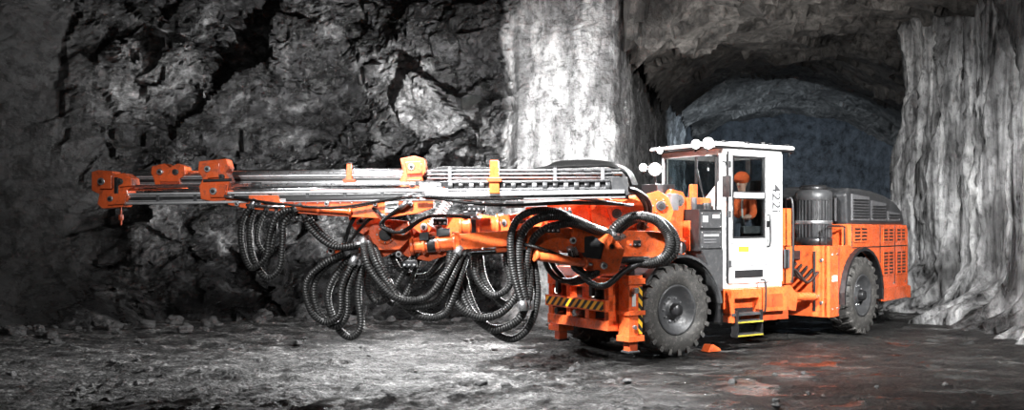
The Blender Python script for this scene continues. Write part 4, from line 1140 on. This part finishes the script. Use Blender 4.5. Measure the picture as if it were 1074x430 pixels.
# ------------------------------------------------------------------ lights
def area(name, loc, tgt, size, power, col=(1, 1, 1), spread=180):
    l = bpy.data.lights.new(name, 'AREA'); l.energy = power; l.color = col; l.size = size; l.spread = math.radians(spread)
    o = bpy.data.objects.new(name, l); COL.objects.link(o)
    o.location = loc; o.rotation_euler = (V(tgt) - V(loc)).to_track_quat('-Z', 'Y').to_euler(); return o
def spot(name, loc, tgt, power, ang, blend=.6, col=(1, 1, 1), r=.1):
    l = bpy.data.lights.new(name, 'SPOT'); l.energy = power; l.color = col; l.spot_size = math.radians(ang); l.spot_blend = blend; l.shadow_soft_size = r
    o = bpy.data.objects.new(name, l); COL.objects.link(o)
    o.location = loc; o.rotation_euler = (V(tgt) - V(loc)).to_track_quat('-Z', 'Y').to_euler(); return o
area('key_light', (-1.6, 8.0, 6.4), (2.0, 14, 1.2), .4, 820, spread=85)
spot('boom_fill', (-2.6, 6.0, 3.6), (-2.4, 12.2, 2.1), 850, 62, .8, r=.2)  # added spot out of frame, brightens the dark end of the feeds
area('fill_light_cab', (6.5, 9, 4.8), (5.0, 15.5, 1.3), .4, 400, spread=75)
spot('pillar_spot', (.3, 17.0, .9), (1.0, 20.2, 4.2), 2100, 100, 1, r=.12)
spot('pillar_spot', (-.6, 16.2, 4.0), (1.3, 20.2, 4.8), 900, 60, 1, r=.12)
spot('rock_spot', (.4, 17.0, .9), (-4.0, 20.8, 4.0), 6500, 76, 1, r=.05)
spot('floor_spot', (1.9, 15.8, 2.7), (-2.2, 12.6, 0), 3600, 80, 1, r=.05)
spot('floor_back_spot', (-2.6, 18.2, 2.75), (-.6, 12.5, 0), 1000, 80, 1, r=.06)
spot('right_wall_spot', (6.2, 12.8, 3.8), (9.8, 19.0, 2.6), 2300, 52, 1, r=.05)
spot('roof_spot', (5.6, 18.6, 2.8), (5.6, 21.5, 7.2), 900, 105, 1, (1, .96, .92), r=.08)
spot('drift_haze_fill', (7.2, 29, 1.0), (9.6, 42, 3.6), 5200, 95, 1, (.72, .86, 1), r=.5)  # added hidden spot; its blue wash on the back wall stands for haze
p = FM @ V((C0 - .5, .1, Z1 + .05)); spot('roof_lamp_light', p, p + V((-3, -1.5, -1.0)), 1500, 120, .7, r=.04)
p = FM @ V((.1, .8, 2.78)); spot('bracket_lamp_light', p, p + V((-3, -.6, -.7)), 1500, 120, .7, r=.04)
l = bpy.data.lights.new('cab_fill', 'POINT'); l.energy = 15; l.shadow_soft_size = .05; o = bpy.data.objects.new('cab_fill', l); COL.objects.link(o); o.location = FM @ V((1.35, .75, 2.88))  # added unseen lamp, brightens the operator behind the glass
w = bpy.data.worlds.new('World'); sc.world = w; w.use_nodes = True
w.node_tree.nodes['Background'].inputs[0].default_value = (.9, .95, 1, 1); w.node_tree.nodes['Background'].inputs[1].default_value = .02

# ------------------------------------------------------------------ camera
cd = bpy.data.cameras.new('Camera'); cam = bpy.data.objects.new('Camera', cd); COL.objects.link(cam)
cd.sensor_width = 36; cd.lens = 36 * 1000 / 1074.0; cd.shift_y = 20 / 1074.0
cam.location = (0, 0, CAM_H); cam.rotation_euler = (math.radians(90), 0, 0)
sc.camera = cam
